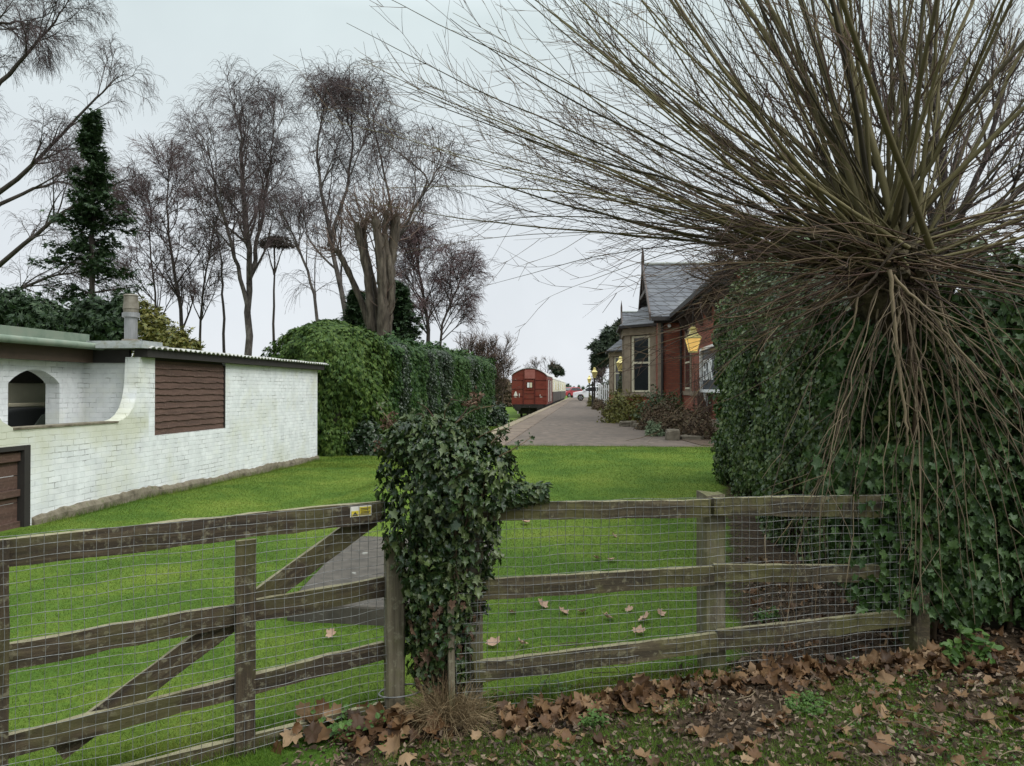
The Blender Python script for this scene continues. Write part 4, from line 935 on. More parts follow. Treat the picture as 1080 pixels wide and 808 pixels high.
# ================================================================== HEDGES, SHRUBS
def left_hedge():
    # feathery cypress at the near end
    c = thing('cypress_bush', (-7.3, 20.3, gz(-7.3, 20.3)), 'bright feathery cypress bush with rounded top behind the white outbuilding', 'bush')
    n = 24000; th = RG.uniform(0, 2*PI, n); t = RG.uniform(0, 1, n)
    prof = np.interp(t, [0, .1, .6, .8, .92, 1], [.9, 1, 1.04, .92, .66, .1])
    l = 1+.10*np.sin(th*4+t*9)+.07*np.sin(th*9-t*14)
    rr = prof*l*RG.uniform(.84, 1.02, n)
    P = np.stack([-7.25+1.62*rr*np.cos(th), 20.3+1.5*rr*np.sin(th), -.5+3.72*t], 1)
    out = np.stack([np.cos(th), np.sin(th), np.interp(t, [0, .8, 1], [.1, .5, 1.4])], 1)
    mb = MB(); leaves(mb, P, unit(out)+RG.normal(0, .4, (n, 3)), out*.7+np.stack([RG.normal(0, .4, n), RG.normal(0, .4, n), -np.ones(n)], 1), RG.uniform(.09, .19, n), SPRAY, .1)
    mb.build('foliage', M['cypress'], c)
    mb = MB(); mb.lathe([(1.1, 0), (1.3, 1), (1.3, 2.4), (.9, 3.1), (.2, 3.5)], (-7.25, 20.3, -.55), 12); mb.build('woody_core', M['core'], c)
    # long clipped hedge
    h = thing('evergreen_hedge', (-6.2, 32, -.7), 'long tall dark evergreen hedge running along the lawn towards the train', 'hedge')
    n = 62000; y = 21.2+(42.3-21.2)*RG.uniform(0, 1, n)**1.15; t = RG.uniform(0, 1, n)
    top = lambda y: 2.74+.10*sm(24, 30, y)-.08*sm(36, 42, y)+.06*np.sin(y*1.1)+.05*np.sin(y*2.7)
    fx = lambda y: np.interp(y, [21, 24, 42], [-6.05, -5.85, -5.28])
    z0 = gz(-6, y); z = z0+(top(y)-z0)*t
    x = fx(y)-RG.uniform(-.06, .25, n)+.12*np.sin(y*1.9+z*.8)+.10*np.sin(y*4.7+z*.4)+.05*np.sin(z*6+y*3)+.07*np.sin(y*9.3)-.3*np.clip((t-.92)/.08, 0, 1)**2-.1*(1-t)*np.sin(y*3)
    nr = np.stack([np.ones(n), np.full(n, -.5), .2+1.5*np.clip((t-.88)/.12, 0, 1)], 1)+RG.normal(0, .5, (n, 3))
    P = np.stack([x, y, z], 1)
    sel = (np.sin(y*2.2)+np.sin(y*.9+1) > .35) & (t > .15)
    mb = MB(); q = ~sel; leaves(mb, P[q], nr[q], np.stack([RG.normal(.2, .4, q.sum()), RG.normal(0, .5, q.sum()), -np.ones(q.sum())], 1), RG.uniform(.09, .17, q.sum()), SPRAY, .1)
    # far end and top
    m = 4200; x2 = -5.3-RG.uniform(0, 2.2, m); t2 = RG.uniform(0, 1, m); P2 = np.stack([x2, 42.3+RG.normal(0, .2, m), -.8+t2*3.9], 1)
    leaves(mb, P2, RG.normal(0, .4, (m, 3))+[.3, .6, .2], RG.normal(0, .6, (m, 3))+[0, 0, -1], RG.uniform(.15, .25, m), SPRAY, .1)
    m = 9000; y3 = RG.uniform(21, 42.3, m); P3 = np.stack([fx(y3)-.3-RG.uniform(0, 2, m), y3, top(y3)+RG.normal(0, .12, m)], 1)
    leaves(mb, P3, RG.normal(0, .5, (m, 3))+[.2, -.2, 1], RG.normal(0, .7, (m, 3))+[0, 0, .5], RG.uniform(.13, .24, m), SPRAY, .1)
    mb.build('foliage', M['hedge'], h)
    mb = MB(); leaves(mb, P[sel], nr[sel], np.stack([RG.normal(.2, .5, sel.sum()), RG.normal(0, .5, sel.sum()), -np.ones(sel.sum())], 1), RG.uniform(.06, .105, sel.sum()), oval_shape(.36), .1)
    mb.build('ivy_patches', M['laurel'], h)
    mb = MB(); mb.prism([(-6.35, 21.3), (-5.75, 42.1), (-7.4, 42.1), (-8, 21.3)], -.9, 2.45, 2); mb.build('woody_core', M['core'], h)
left_hedge()

def shrub(name, label, c, rx, ry, rz, n, size, shape, m, stem_m, cat='shrub', group=None, z0=None, droop=-.2, stems=26, shell=.35, core=False):
    zb = float(gz(c[0], c[1])) if z0 is None else z0
    s = thing(name, (c[0], c[1], zb), label, cat, group)
    d = unit(RG.normal(0, 1, (n, 3))); d[:, 2] = np.abs(d[:, 2])*1.2-.15; d = unit(d)
    ph = RG.uniform(0, 6, 6)
    lump = 1+.16*np.sin(d[:, 0]*5+ph[0])*np.sin(d[:, 2]*6+ph[1])+.13*np.sin(d[:, 1]*9+ph[2]+d[:, 0]*7)+.08*np.sin(d[:, 2]*15+d[:, 0]*13+ph[3])
    rr = lump*RG.uniform(shell, 1, n)**.5
    P = np.stack([c[0]+d[:, 0]*rx*rr, c[1]+d[:, 1]*ry*rr, np.maximum(zb+.02, zb+rz*.08+d[:, 2]*rz*rr)], 1)
    mb = MB(); leaves(mb, P, d+RG.normal(0, .55, (n, 3)), d*.6+RG.normal(0, .5, (n, 3))+[0, 0, droop], RG.uniform(.6, 1.2, n)*size, shape, .12)
    mb.build('foliage', m, s)
    k = stems; e = unit(RG.normal(0, 1, (k, 3))); e[:, 2] = np.abs(e[:, 2])+.3; e = unit(e)
    p = np.stack([c[0]+RG.normal(0, .12*rx, k), c[1]+RG.normal(0, .12*ry, k), np.full(k, zb)], 1)
    end = np.stack([e[:, 0]*rx, e[:, 1]*ry, e[:, 2]*rz], 1)*.95; L_ = np.linalg.norm(end, axis=1)
    Q = path(p, end+[0, 0, .1], L_, 9, 0, .07); R_ = np.linspace(.014, .003, 9)*np.ones((k, 1))*max(.5, rz)
    mb = MB(); mb.tubes(Q, R_, 4); Q2, R2 = grow(Q, R_, 4, .3, .95, (20, 50), (L_.mean()*.3, L_.mean()*.6), 5, .1, .08, .6, .002, rmin=.003); mb.tubes(Q2, R2, 3)
    mb.build('stems', stem_m, s)
    return s
shrub('ground_shrub', 'small dark glossy bush at the foot of the hedge beside the white wall', (-6.0, 19.6), .62, .6, .95, 2200, .12, oval_shape(.36), M['laurel'], M['stem'])
shrub('dark_shrub', 'small dark rounded bush at the far foot of the long hedge', (-4.95, 40), .75, 1.1, 1.1, 1500, .17, oval_shape(.36), M['laurel'], M['stem'])

# ================================================================== BACKGROUND TREES
def birch(name, label, trunks, m_bark, m_twig, r0, k1=16, k2=6, k3=5, k4=4, l1=(2.2, 4.6), l2=(.9, 2.0), l3=(.6, 1.4), l4=(.5, 1.2), droop=(-.1, -.8, -1.7), t1=.38, tip=.006, group=None, up1=.5, ang1=(22, 50), rad=(.009, .007, .006)):
    b = trunks[0][0]
    t = thing(name, (b[0], b[1], gz(b[0], b[1])), label, 'tree', group)
    mt = MB(); mc = MB()
    for j, pts in enumerate(trunks):
        P, R = limb(pts, r0*(1 if j == 0 else .62), .02, 16); mt.tubes(P, R, 8)
        Q, S = grow(P, R, k1 if j == 0 else max(4, k1*2//3), t1, .97, ang1, l1, 10, up1, .07, .55, .012, rmin=.018); mt.tubes(Q, S, 5)
        Q2, S2 = grow(Q, S, k2, .2, 1.0, (20, 55), l2, 8, droop[0], .09, .55, tip*1.3, rmin=rad[0]+.004); mt.tubes(Q2, S2, 4)
        Q3, S3 = grow(Q2, S2, k3, .15, 1.0, (20, 60), l3, 6, droop[1], .10, .6, tip, rmin=rad[1]); mc.tubes(Q3, S3, 3)
        if k4:
            Q4, S4 = grow(Q3, S3, k4, .2, 1.0, (15, 55), l4, 5, droop[2], .10, .7, tip*.7, rmin=rad[2]); mc.tubes(Q4, S4, 3)
    mt.build('trunk', m_bark, t, smooth=True); mc.build('crown', m_twig, t)
    return t
def pts(y, *uv): return [at_y(u, v, y + (dy[0] if dy else 0)) for u, v, *dy in uv]
birch('birch_tree', 'tall bare weeping birch with one straight pale trunk, second along from the conifer', [pts(33, (263, 400), (262, 330), (262, 260), (257, 200), (252, 145), (256, 112)), pts(33, (262, 300), (274, 240, .5), (284, 180, 1), (290, 135, 1)), pts(33, (262, 330), (248, 270, -.5), (228, 205, -1), (218, 150, -1))], M['bark_birch'], M['twig'], .19, k1=20, k2=6, k3=5, k4=4, l1=(2.2, 5.0), l3=(.8, 1.7), l4=(.7, 1.6), droop=(0, -.5, -1.9), tip=.006, t1=.22, ang1=(14, 42), up1=.85)
birch('birch_tree', 'tall bare weeping birch with forked leaning limbs above the cypress bush', [pts(31, (368, 380), (366, 330), (352, 265), (338, 200), (334, 150), (340, 120)), pts(31, (396, 380), (398, 300), (418, 235), (404, 180, .5), (396, 140), (392, 115)), pts(31, (398, 300), (425, 240, -.6), (455, 190, -1), (420, 160, -1)), pts(31, (337, 380), (333, 310), (310, 250), (297, 225)), pts(31, (346, 260), (366, 200, .5), (372, 150, .8), (370, 118, .8))], M['bark_birch'], M['twig'], .14, k1=15, k2=6, k3=5, k4=4, l1=(1.8, 4.2), l3=(.8, 1.8), l4=(.7, 1.7), droop=(0, -.5, -1.9), tip=.006, t1=.22, ang1=(14, 42), up1=.85)
birch('birch_tree', 'big bare tree with arching limbs reaching in from the left edge', [pts(36, (-60, 420), (-60, 300), (-50, 180), (-30, 60), (-20, -30)), pts(36, (-60, 240), (0, 205), (50, 160), (95, 110), (125, 80)), pts(36, (-60, 300), (-5, 285, -1), (45, 240, -1), (100, 200, -1), (135, 190, -1)), pts(36, (-50, 160), (0, 85), (45, 40), (75, -5)), pts(36, (-60, 340), (-10, 320, 1), (50, 290, 1.5), (105, 285, 2)), pts(36, (-70, 100), (-30, 40), (10, 20), (45, 30)), pts(36, (-60, 260), (0, 215, 2), (60, 190, 3), (110, 205, 3))], M['bark_dark'], M['twig'], .26, k1=20, k2=6, k3=5, k4=4, l1=(2.0, 4.6), l3=(.7, 1.6), up1=.3, tip=.007)
birch('alder_tree', 'dense dark bare tree standing between the conifer and the straight birch', [pts(36, (196, 400), (192, 330), (180, 270), (176, 215), (178, 180)), pts(36, (210, 400), (212, 320), (222, 260), (232, 215)), pts(36, (170, 400), (165, 320), (158, 260), (160, 215))], M['bark_dark'], M['twig_purple'], .12, k1=20, k2=7, k3=6, l1=(2.0, 4.2), l2=(1.0, 2.0), l3=(.5, 1.2), l4=(.3, .7), droop=(.1, -.1, -.3), t1=.15, rad=(.011, .010, .009))
birch('weeping_tree', 'bare purplish weeping tree rising over the hedge beside the pollard', [pts(40, (450, 400), (452, 350), (446, 310), (438, 270), (440, 240)), pts(40, (462, 400), (466, 340), (482, 305), (488, 290))], M['bark_dark'], M['twig_purple'], .13, k1=24, k2=8, k3=6, l1=(1.8, 3.8), l2=(1.0, 2.0), l3=(.6, 1.2), l4=(.4, .9), droop=(0, -.5, -1.2), t1=.2, rad=(.012, .010, .009))
birch('bare_thicket', 'low brown bare thicket at the far end of the long hedge', [pts(52, (u, 425), (u+d*.4, 400), (u+d, 368-abs(d)*.2)) for u, d in ((494, 4), (498, -4), (502, 1), (506, 6), (510, -1), (514, 5), (518, 3), (522, 6), (526, 1), (530, 2), (488, 3), (508, 3))], M['bark_dark'], M['twig_brown'], .05, k1=16, k2=6, k3=5, k4=0, l1=(1.0, 2.4), l2=(.7, 1.4), l3=(.4, .9), droop=(.5, .4, .3), t1=.05, up1=1.0, rad=(.014, .012, .011))
birch('bare_tree', 'small round bare tree rising behind the red railway van', [pts(110, (568, 415), (567, 398), (566, 388)), pts(110, (572, 415), (576, 396), (580, 386))], M['bark_dark'], M['twig_brown'], .14, k1=14, k2=5, k3=3, k4=0, l1=(1.4, 3.4), l2=(.8, 1.8), l3=(.5, 1), droop=(.2, .1, .1), t1=.3, rad=(.024, .018, .016), up1=.3)
birch('bare_tree', 'small pale bare tree beneath the dark pine beside the far bay', [pts(72, (637, 415), (636, 403), (634, 396))], M['bark_birch'], M['twig'], .10, k1=18, k2=6, k3=3, k4=0, l1=(.8, 1.8), l2=(.6, 1.1), l3=(.4, .7), droop=(0, -.3, 0), t1=.2, rad=(.02, .018, .018), up1=.1)
birch('bare_tree', 'thin bare sapling left of the straight birch trunk', [pts(34, (237, 400), (236, 320), (233, 270), (228, 240))], M['bark_dark'], M['twig'], .08, k1=10, k2=5, k3=4, k4=0, l1=(.8, 2), l2=(.5, 1), l3=(.3, .7), t1=.35, droop=(.3, .1, 0))
# dense brown spindly growth over the ivy hedge next to the station eave
birch('bare_bush', 'brown twiggy bush over the ivy hedge in front of the station eave', [pts(11.5, (796, 330), (790, 285), (775, 255)), pts(11.5, (800, 330), (800, 280), (797, 240)), pts(11.5, (806, 330), (815, 280), (822, 245)), pts(11.5, (790, 330), (772, 300), (757, 285))], M['bark_dark'], M['twig_brown'], .025, k1=16, k2=6, k3=6, k4=0, l1=(.3, .9), l2=(.25, .5), l3=(.15, .4), droop=(.2, .1, 0), t1=.15, up1=.4, tip=.002, rad=(.004, .0035, .003))

birch('bare_tree', 'fine twigged bare tree rising behind the pollard willow at the right', [pts(15, (1000, 420), (1000, 250), (985, 120), (980, -40)), pts(15, (1000, 260), (1045, 150), (1075, 30)), pts(15, (990, 240), (930, 130), (900, -20)), pts(15, (1010, 250), (1090, 190), (1150, 100))], M['bark_dark'], M['twig_purple'], .12, k1=20, k2=7, k3=6, k4=0, l1=(1.2, 2.8), l2=(.7, 1.5), l3=(.4, .9), droop=(.2, .1, 0), t1=.15, tip=.003, rad=(.006, .005, .004))
def pollard():
    y = 27; b = at_y(400, 400, y)
    t = thing('pollard_tree', (b[0], b[1], gz(b[0], b[1])), 'thick pollarded tree of cut upright stems above the long hedge', 'tree')
    mb = MB(); mc = MB()
    global LIMB_J; LIMB_J = .06
    for uv, r in (([(398, 400), (392, 340), (388, 290), (376, 235)], .2), ([(404, 400), (404, 330), (402, 270), (395, 228)], .24), ([(404, 400), (408, 330), (412, 280), (418, 226)], .25), ([(402, 360), (398, 320), (384, 262), (383, 232)], .17), ([(396, 360), (380, 315), (362, 275), (354, 262)], .15), ([(408, 350), (414, 300), (405, 250), (408, 222)], .16)):
        P, R = limb(pts(y+random.uniform(-.5, .5), *uv), r, r*.66, 22); R = R*RG.uniform(.86, 1.14, R.shape); R[:, -2:] *= 1.25; R[:, -1] *= .5; mb.tubes(P, R, 9)
        Q, S = grow(P, R, 26, .8, 1.0, (25, 85), (.7, 1.8), 8, .9, .08, .14, .008, lenscale=False, rmin=.016); mc.tubes(Q, S, 4)
        Q, S = grow(Q, S, 4, .3, .95, (15, 40), (.3, .8), 4, .3, .08, .6, .006, rmin=.009); mc.tubes(Q, S, 3)
        Q, S = grow(P, R, 8, .3, .85, (40, 90), (.3, 1.2), 6, .6, .08, .12, .006, lenscale=False, rmin=.012); mc.tubes(Q, S, 3)
    mb.build('trunk', M['bark_pollard'], t, smooth=True); mc.build('crown', M['twig_brown'], t)
pollard(); LIMB_J = .25

def conifer(name, label, u, v0, v1, y, wpx, m, n=9000, size=.34, kind='tree'):
    b, tp = at_y(u, v0, y), at_y(u, v1, y); H = tp[2]-b[2]; W = wpx/F*y/2
    t = thing(name, (b[0], b[1], gz(b[0], b[1])), label, 'tree')
    mb = MB(); P, R = limb([(b[0], y, float(gz(b[0], y))), (b[0], y, b[2]+H*.5), (tp[0], y, tp[2])], .16, .02, 14); mb.tubes(P, R, 7)
    Q, S = grow(P, R, 130, .12, .98, (55, 95), (.3, 1), 6, -.1, .05, .4, .01, lenscale=False, rmin=.02)
    hh = (Q[:, 0, 2]-b[2])/H; sc_ = np.interp(hh, [0, .25, .45, .65, .85, 1], [1.5, 1.25, .85, .44, .2, .04])*W*RG.uniform(.3, 1.25, len(Q))
    L0 = np.linalg.norm(Q[:, -1]-Q[:, 0], axis=1); Q = Q[:, :1]+(Q-Q[:, :1])*(sc_/L0)[:, None, None]; mb.tubes(Q, S, 4)
    mb.build('trunk', M['bark_dark'], t)
    i = RG.integers(0, len(Q), n); f = RG.uniform(.15, 1.02, n)*5; k = np.minimum(f.astype(int), 4); w_ = (f-k)[:, None]
    p = Q[i, k]*(1-w_)+Q[i, np.minimum(k+1, 5)]*w_ + RG.normal(0, .05*W+.03, (n, 3))
    d = unit(Q[i, -1]-Q[i, 0])
    mb = MB(); leaves(mb, p, RG.normal(0, .5, (n, 3))+[0, 0, 1], d+RG.normal(0, .5, (n, 3))+[0, 0, -.15], RG.uniform(.6, 1.2, n)*size, SPRAY, .15)
    mb.build('crown', m, t)
conifer('conifer_tree', 'tall narrow dark conifer with ragged pointed top behind the flue', 97, 350, 118, 30, 88, M['conifer'], 12000, .27)
conifer('yew_tree', 'dark ivy covered evergreen half hidden behind the pollarded stems', 375, 400, 308, 29.5, 60, M['conifer'], 5000, .3)
conifer('yew_tree', 'dark evergreen to the right of the pollarded stems over the hedge', 422, 400, 300, 30.5, 62, M['conifer'], 5500, .3)
def blob_tree(name, label, y, blobs, m, n, size, shape, trunk, bark='bark_dark'):
    c = at_y(blobs[0][0], blobs[0][1], y)
    t = thing(name, (c[0], y, gz(c[0], y)), label, 'tree')
    mb = MB()
    tr = pts(y, *trunk); P, R = limb(tr, .0022*y, .03, 10); mb.tubes(P, R, 7)
    pl = []; nl = []
    for u, v, ru, rv in blobs:
        q = at_y(u, v, y); a_, b_ = ru/F*y, rv/F*y; k = int(n*(ru*rv)/sum(x[2]*x[3] for x in blobs))
        d = unit(RG.normal(0, 1, (k, 3))); l = 1+.25*np.sin(d[:, 0]*6+u)*np.sin(d[:, 2]*7+v)+.15*np.sin(d[:, 1]*11+d[:, 2]*9)
        rr = (RG.uniform(.25, 1, k)**.5*l)[:, None]
        pl.append(q+d*rr*[a_, a_, b_]); nl.append(d)
        s_ = tr[-2]; Pb, Rb = limb([s_, (s_+q)/2+[0, 0, .1], q], .0013*y, .02, 8); mb.tubes(Pb, Rb, 5)
    mb.build('trunk', M[bark], t)
    P = np.concatenate(pl); d = np.concatenate(nl); k = len(P)
    mb = MB(); leaves(mb, P, d*.6+RG.normal(0, .5, (k, 3))+[0, 0, .5], d+RG.normal(0, .7, (k, 3)), RG.uniform(.6, 1.2, k)*size, shape, .15); mb.build('crown', m, t)
blob_tree('pine_tree', 'broad dark pine standing behind the far bay of the station', 78, [(645, 352, 9, 7), (636, 366, 11, 9), (632, 380, 8, 8), (648, 372, 10, 12), (641, 358, 7, 7), (655, 385, 9, 9), (630, 389, 5, 4), (654, 345, 5, 6)], M['pine'], 5200, .62, SPRAY, [(646, 415), (646, 395), (645, 375), (644, 360)])
blob_tree('holm_oak', 'dark round evergreen tree just behind the roof of the cream coach', 116, [(588, 390, 4.5, 4), (583, 386.5, 3.5, 2.2), (591, 392, 3, 3)], M['pine'], 900, .6, SPRAY, [(586, 413), (586, 400), (585, 392)])
blob_tree('evergreen_bush', 'yellowish green evergreen beside the metal flue behind the outbuilding', 21, [(160, 345, 16, 22), (182, 358, 18, 16), (150, 325, 8, 10), (200, 366, 12, 10), (170, 372, 30, 14)], M['yellow_green'], 4200, .16, SPRAY, [(170, 410), (170, 380), (166, 350)])
blob_tree('laurel_tree', 'dark low evergreen mass over the green roof at the left', 26, [(40, 335, 26, 24), (5, 322, 28, 20), (70, 345, 30, 22), (120, 345, 26, 22), (100, 330, 22, 20), (-20, 335, 26, 26), (130, 322, 12, 16)], M['conifer'], 8500, .26, SPRAY, [(60, 420), (60, 380), (60, 350)])
blob_tree('flat_topped_pine', 'thin dark pole of a tree with one flat clump at its head', 38, [(290, 253, 14, 4), (280, 257, 10, 3), (300, 258, 10, 3)], M['bark_dark'], 700, .22, SPRAY, [(289, 400), (289, 340), (289, 290), (289, 256)])
# far field hedge and horizon trees
def treeline(name, label, y, u0, u1, vtop, n, size, m, cat='hedge', zb=-.95, jag=1.0, kind=None):
    a_, b_ = at_y(u0, vtop, y), at_y(u1, vtop, y); h = a_[2]-zb
    s = thing(name, ((a_[0]+b_[0])/2, y, zb), label, cat)
    x = RG.uniform(a_[0], b_[0], n); hh = h*(.78+.16*np.sin(x*.9+y)+.12*np.sin(x*2.3)*jag+.1*jag*np.sin(x*.37)); t = RG.uniform(0, 1, n)
    P = np.stack([x, y+RG.normal(0, .6, n), zb+hh*t], 1)
    mb = MB(); leaves(mb, P, RG.normal(0, .6, (n, 3))+[0, -1, .4], RG.normal(0, .5, (n, 3))+[0, 0, 1], RG.uniform(.6, 1.3, n)*size, SPRAY, .15); mb.build('foliage', m, s)
treeline('field_hedge', 'brown winter field hedge beyond the grass left of the train', 95, 495, 552, 396, 5200, .42, M['brown_shrub'])
treeline('shelter_belt', 'dark low shelter belt of trees on the horizon past the cars', 420, 585, 660, 407.5, 2600, 1.6, M['conifer'], 'trees', zb=-1.5, jag=2)
treeline('shelter_belt', 'far shelter belt on the horizon beyond the field hedge at left', 380, 150, 560, 404, 4200, 2.4, M['brown_shrub'], 'trees', zb=-1.5, jag=2)

# ================================================================== TRAIN
def wheel_mb(mb, x, y, z, r, wd, k=20):
    a = np.arange(k)*2*PI/k
    V = [(x+s*wd/2, y+r*math.cos(q), z+r*math.sin(q)) for s in (-1, 1) for q in a]
    return mb.add(V, [(i, (i+1) % k, k+(i+1) % k, k+i) for i in range(k)] + [tuple(range(k-1, -1, -1)), tuple(range(k, 2*k))])
ZR = -.92
def roof_prof(w_, z0, rise, n=15):
    return [(-w_/2+w_*i/(n-1), z0+rise*math.sin(PI*i/(n-1))**.75) for i in range(n)]
def red_van():
    y0, y1, xc, W = 57.0, 66.2, -4.43, 2.72
    t = thing('railway_van', (xc, y0, ZR), 'dark red railway van at the platform showing its arched end', 'railway van')
    rp = roof_prof(W, 2.30, .60)
    mb = MB(); mb.prism([(xc+W/2, .1), (xc-W/2, .1)] + [(xc+x, z) for x, z in rp], y0, y1, 1); mb.build('body', M['wagon_red'], t)
    mb = MB(); ro = [(xc+x*1.03, z+.055) for x, z in rp]; ri = [(xc+x*1.03, z+.004) for x, z in rp]
    n = len(ro); mb.add([(p, y, q) for y in (y0-.08, y1+.05) for p, q in ro+ri[::-1]], [(i, i+1, 2*n+i+1, 2*n+i) for i in range(2*n-1)] + [(2*n-1, 0, 2*n, 4*n-1)] + [(i, 2*n-1-i, 2*n-2-i, i+1) for i in range(n-1)] + [(2*n+i, 2*n+i+1, 4*n-2-i, 4*n-1-i) for i in range(n-1)])
    mb.build('roof', M['wagon_roof'], t)
    def bx(name, x0, x1, z0, z1, m, d=.03, parent=t, o=0.0):
        mb = MB(); mb.box(xc+x0, xc+x1, y0-d-o, y0-.002-o, z0, z1); return mb.build(name, m, parent)
    bx('end_board', -.36, .45, 2.10, 2.80, M['wagon_panel'], .09)
    f = bx('window', -.30, .35, 1.24, 2.02, M['wagon_red'], .045)
    bx('frame', -.22, .30, 1.36, 1.86, M['wagon_maroon'], .012, f, .046)
    bx('pane', -.15, .02, 1.42, 1.79, M['white_paint'], .01, f, .06); bx('pane', .06, .22, 1.42, 1.79, M['cream_paint'], .01, f, .06)
    for z in (1.98, 1.30, .74):
        for a, b in ((-W/2+.02, -.46), (.46, W/2-.02)): mb = MB(); mb.box(xc+a, xc+b, y0-.022, y0-.002, z-.02, z+.02); mb.build('strapping', M['wagon_maroon'], t)
    for x in (-.45, .44): bx('end_post', x-.03, x+.03, .12, 2.06, M['wagon_maroon'], .05)
    for z in (.95, .55): bx('lower_rib', -.40, .40, z-.015, z+.015, M['wagon_maroon'], .02)
    # white stencilled marks
    mb = MB(); mb.prism([(xc-1.2, .77), (xc-.9, .77), (xc-.97, 1.0), (xc-1.02, 1.12), (xc-1.08, 1.12), (xc-1.13, 1.0)], y0-.006, y0-.002, 1); mb.box(xc-1.16, xc-.98, y0-.006, y0-.002, .66, .73); mb.build('stencilled_mark', M['sign_white'], t)
    mb = MB(); mb.box(xc-.80, xc-.74, y0-.006, y0-.002, .66, .95); mb.build('stencilled_mark', M['sign_white'], t)
    mb = MB(); mb.box(xc+.82, xc+.86, y0-.006, y0-.002, .72, .88); mb.box(xc+.82, xc+1.0, y0-.006, y0-.002, .66, .71); mb.build('stencilled_mark', M['sign_white'], t)
    # platform side: doors, handrails
    xr = xc+W/2
    for a, b in ((58.2, 60.6), (61.6, 64.2)):
        mb = MB(); mb.box(xr+.002, xr+.05, a, b, .2, 2.1); d = mb.build('door', M['wagon_maroon'], t)
        mb = MB(); mb.box(xr+.051, xr+.1, a+.1, a+.22, .3, 2.0); mb.build('handrail', M['sign_white'], d)
    mb = MB(); mb.box(xr+.002, xr+.06, 57.06, 57.2, .25, 1.9); mb.build('corner_strip', M['wagon_panel'], t)
    mb = MB(); mb.box(xc-1.25, xc+1.25, y0+.02, y1-.02, -.22, .098); mb.box(xc-.98, xc+.98, y0+.35, y1-.35, -.62, -.222); mb.build('underframe', M['iron'], t)
    mb = MB(); mb.box(xc-1.2, xc+1.2, y0-.12, y0+.018, -.16, .12); mb.build('buffer_beam', M['iron'], t)
    bt = [(0, 0), (.09, 0), (.09, .28), (.25, .3), (.25, .36), (0, .37)]
    for x in (-.86, .86):
        a = np.arange(16)*2*PI/16; V = [(xc+x+r_*math.cos(q), y0-.12-l, -.16+r_*math.sin(q)) for r_, l in bt for q in a]
        mb = MB(); mb.add(V, [(i*16+j, i*16+(j+1) % 16, i*16+16+(j+1) % 16, i*16+16+j) for i in range(5) for j in range(16)]); mb.build('buffer', M['iron'], t)
    mb = MB(); mb.tubes(np.array([[(xc, y0-.14, -.03), (xc+.03, y0-.3, -.12), (xc, y0-.26, -.45)]]), np.full((1, 3), .035), 6); mb.build('coupling', M['iron'], t)
    mb = MB(); mb.box(xc-.9, xc-.84, y0-.14, y0-.08, -.62, -.14); mb.build('lamp_iron', M['sign_white'], t)
    for y in (58.6, 64.4):
        for x in (-.75, .75): mb = MB(); wheel_mb(mb, xc+x, y, ZR+.52, .5, .13); mb.build('wheel', M['iron'], t)
        for a in (-1.0, .88): mb = MB(); mb.box(xc+a, xc+a+.12, y-.7, y+.7, ZR+.35, -.225); mb.build('axle_guard', M['iron'], t)
def coach(y0, y1, label):
    xc, W = -4.43, 2.74
    t = thing('railway_coach', (xc, y0, ZR), label, 'railway coach')
    mb = MB(); mb.box(xc-W/2, xc+W/2, y0, y1, 1.06, 2.22); up = mb.build('upper_body', M['coach_cream'], t)
    mb = MB(); mb.box(xc-W/2-.003, xc+W/2+.003, y0-.003, y1+.003, .12, 1.057); mb.build('lower_body', M['coach_dark'], t)
    mb = MB(); mb.prism([(xc+x*1.02, z) for x, z in roof_prof(W, 2.222, .66)], y0-.06, y1+.06, 1); mb.build('roof', M['wagon_roof'], t)
    for k in range(8):
        a = y0+1.1+k*(y1-y0-1.6)/8
        mb = MB(); mb.box(xc+W/2+.002, xc+W/2+.03, a, a+1.45, 1.15, 2.02); f = mb.build('window', M['coach_cream'], t)
        mb = MB(); mb.box(xc+W/2+.031, xc+W/2+.036, a+.09, a+1.36, 1.24, 1.94); mb.build('pane', M['lamp_pane'] if k % 3 else M['white_paint'], f)
    mb = MB(); mb.box(xc-1.2, xc+1.2, y0+.1, y1-.1, -.2, .118); mb.build('underframe', M['iron'], t)
    for yb in (y0+3, y1-3):
        mb = MB(); mb.box(xc-1.1, xc+1.1, yb-1.5, yb+1.5, -.62, -.25); bg_ = mb.build('bogie', M['iron'], t)
        for dy in (-1.1, 1.1):
            for x in (-.75, .75): mb = MB(); wheel_mb(mb, xc+x, yb+dy, ZR+.47, .46, .13, 16); mb.build('wheel', M['iron'], bg_)
    mb = MB(); mb.box(xc-.55, xc+.55, y0-.5, y0-.07, .1, 2.2); mb.build('gangway', M['iron'], t)
red_van()
coach(67.4, 86.6, 'cream and dark railway coach coupled directly behind the red van')
coach(87.8, 107.5, 'farther cream railway coach at the tail end, nearest the parked cars')
mb = MB()
for x in (-.75, .75): mb.box(-4.43+x-.035, -4.43+x+.035, 52, 122, -1.02, ZR)
structure(mb.build('track', M['rail']))

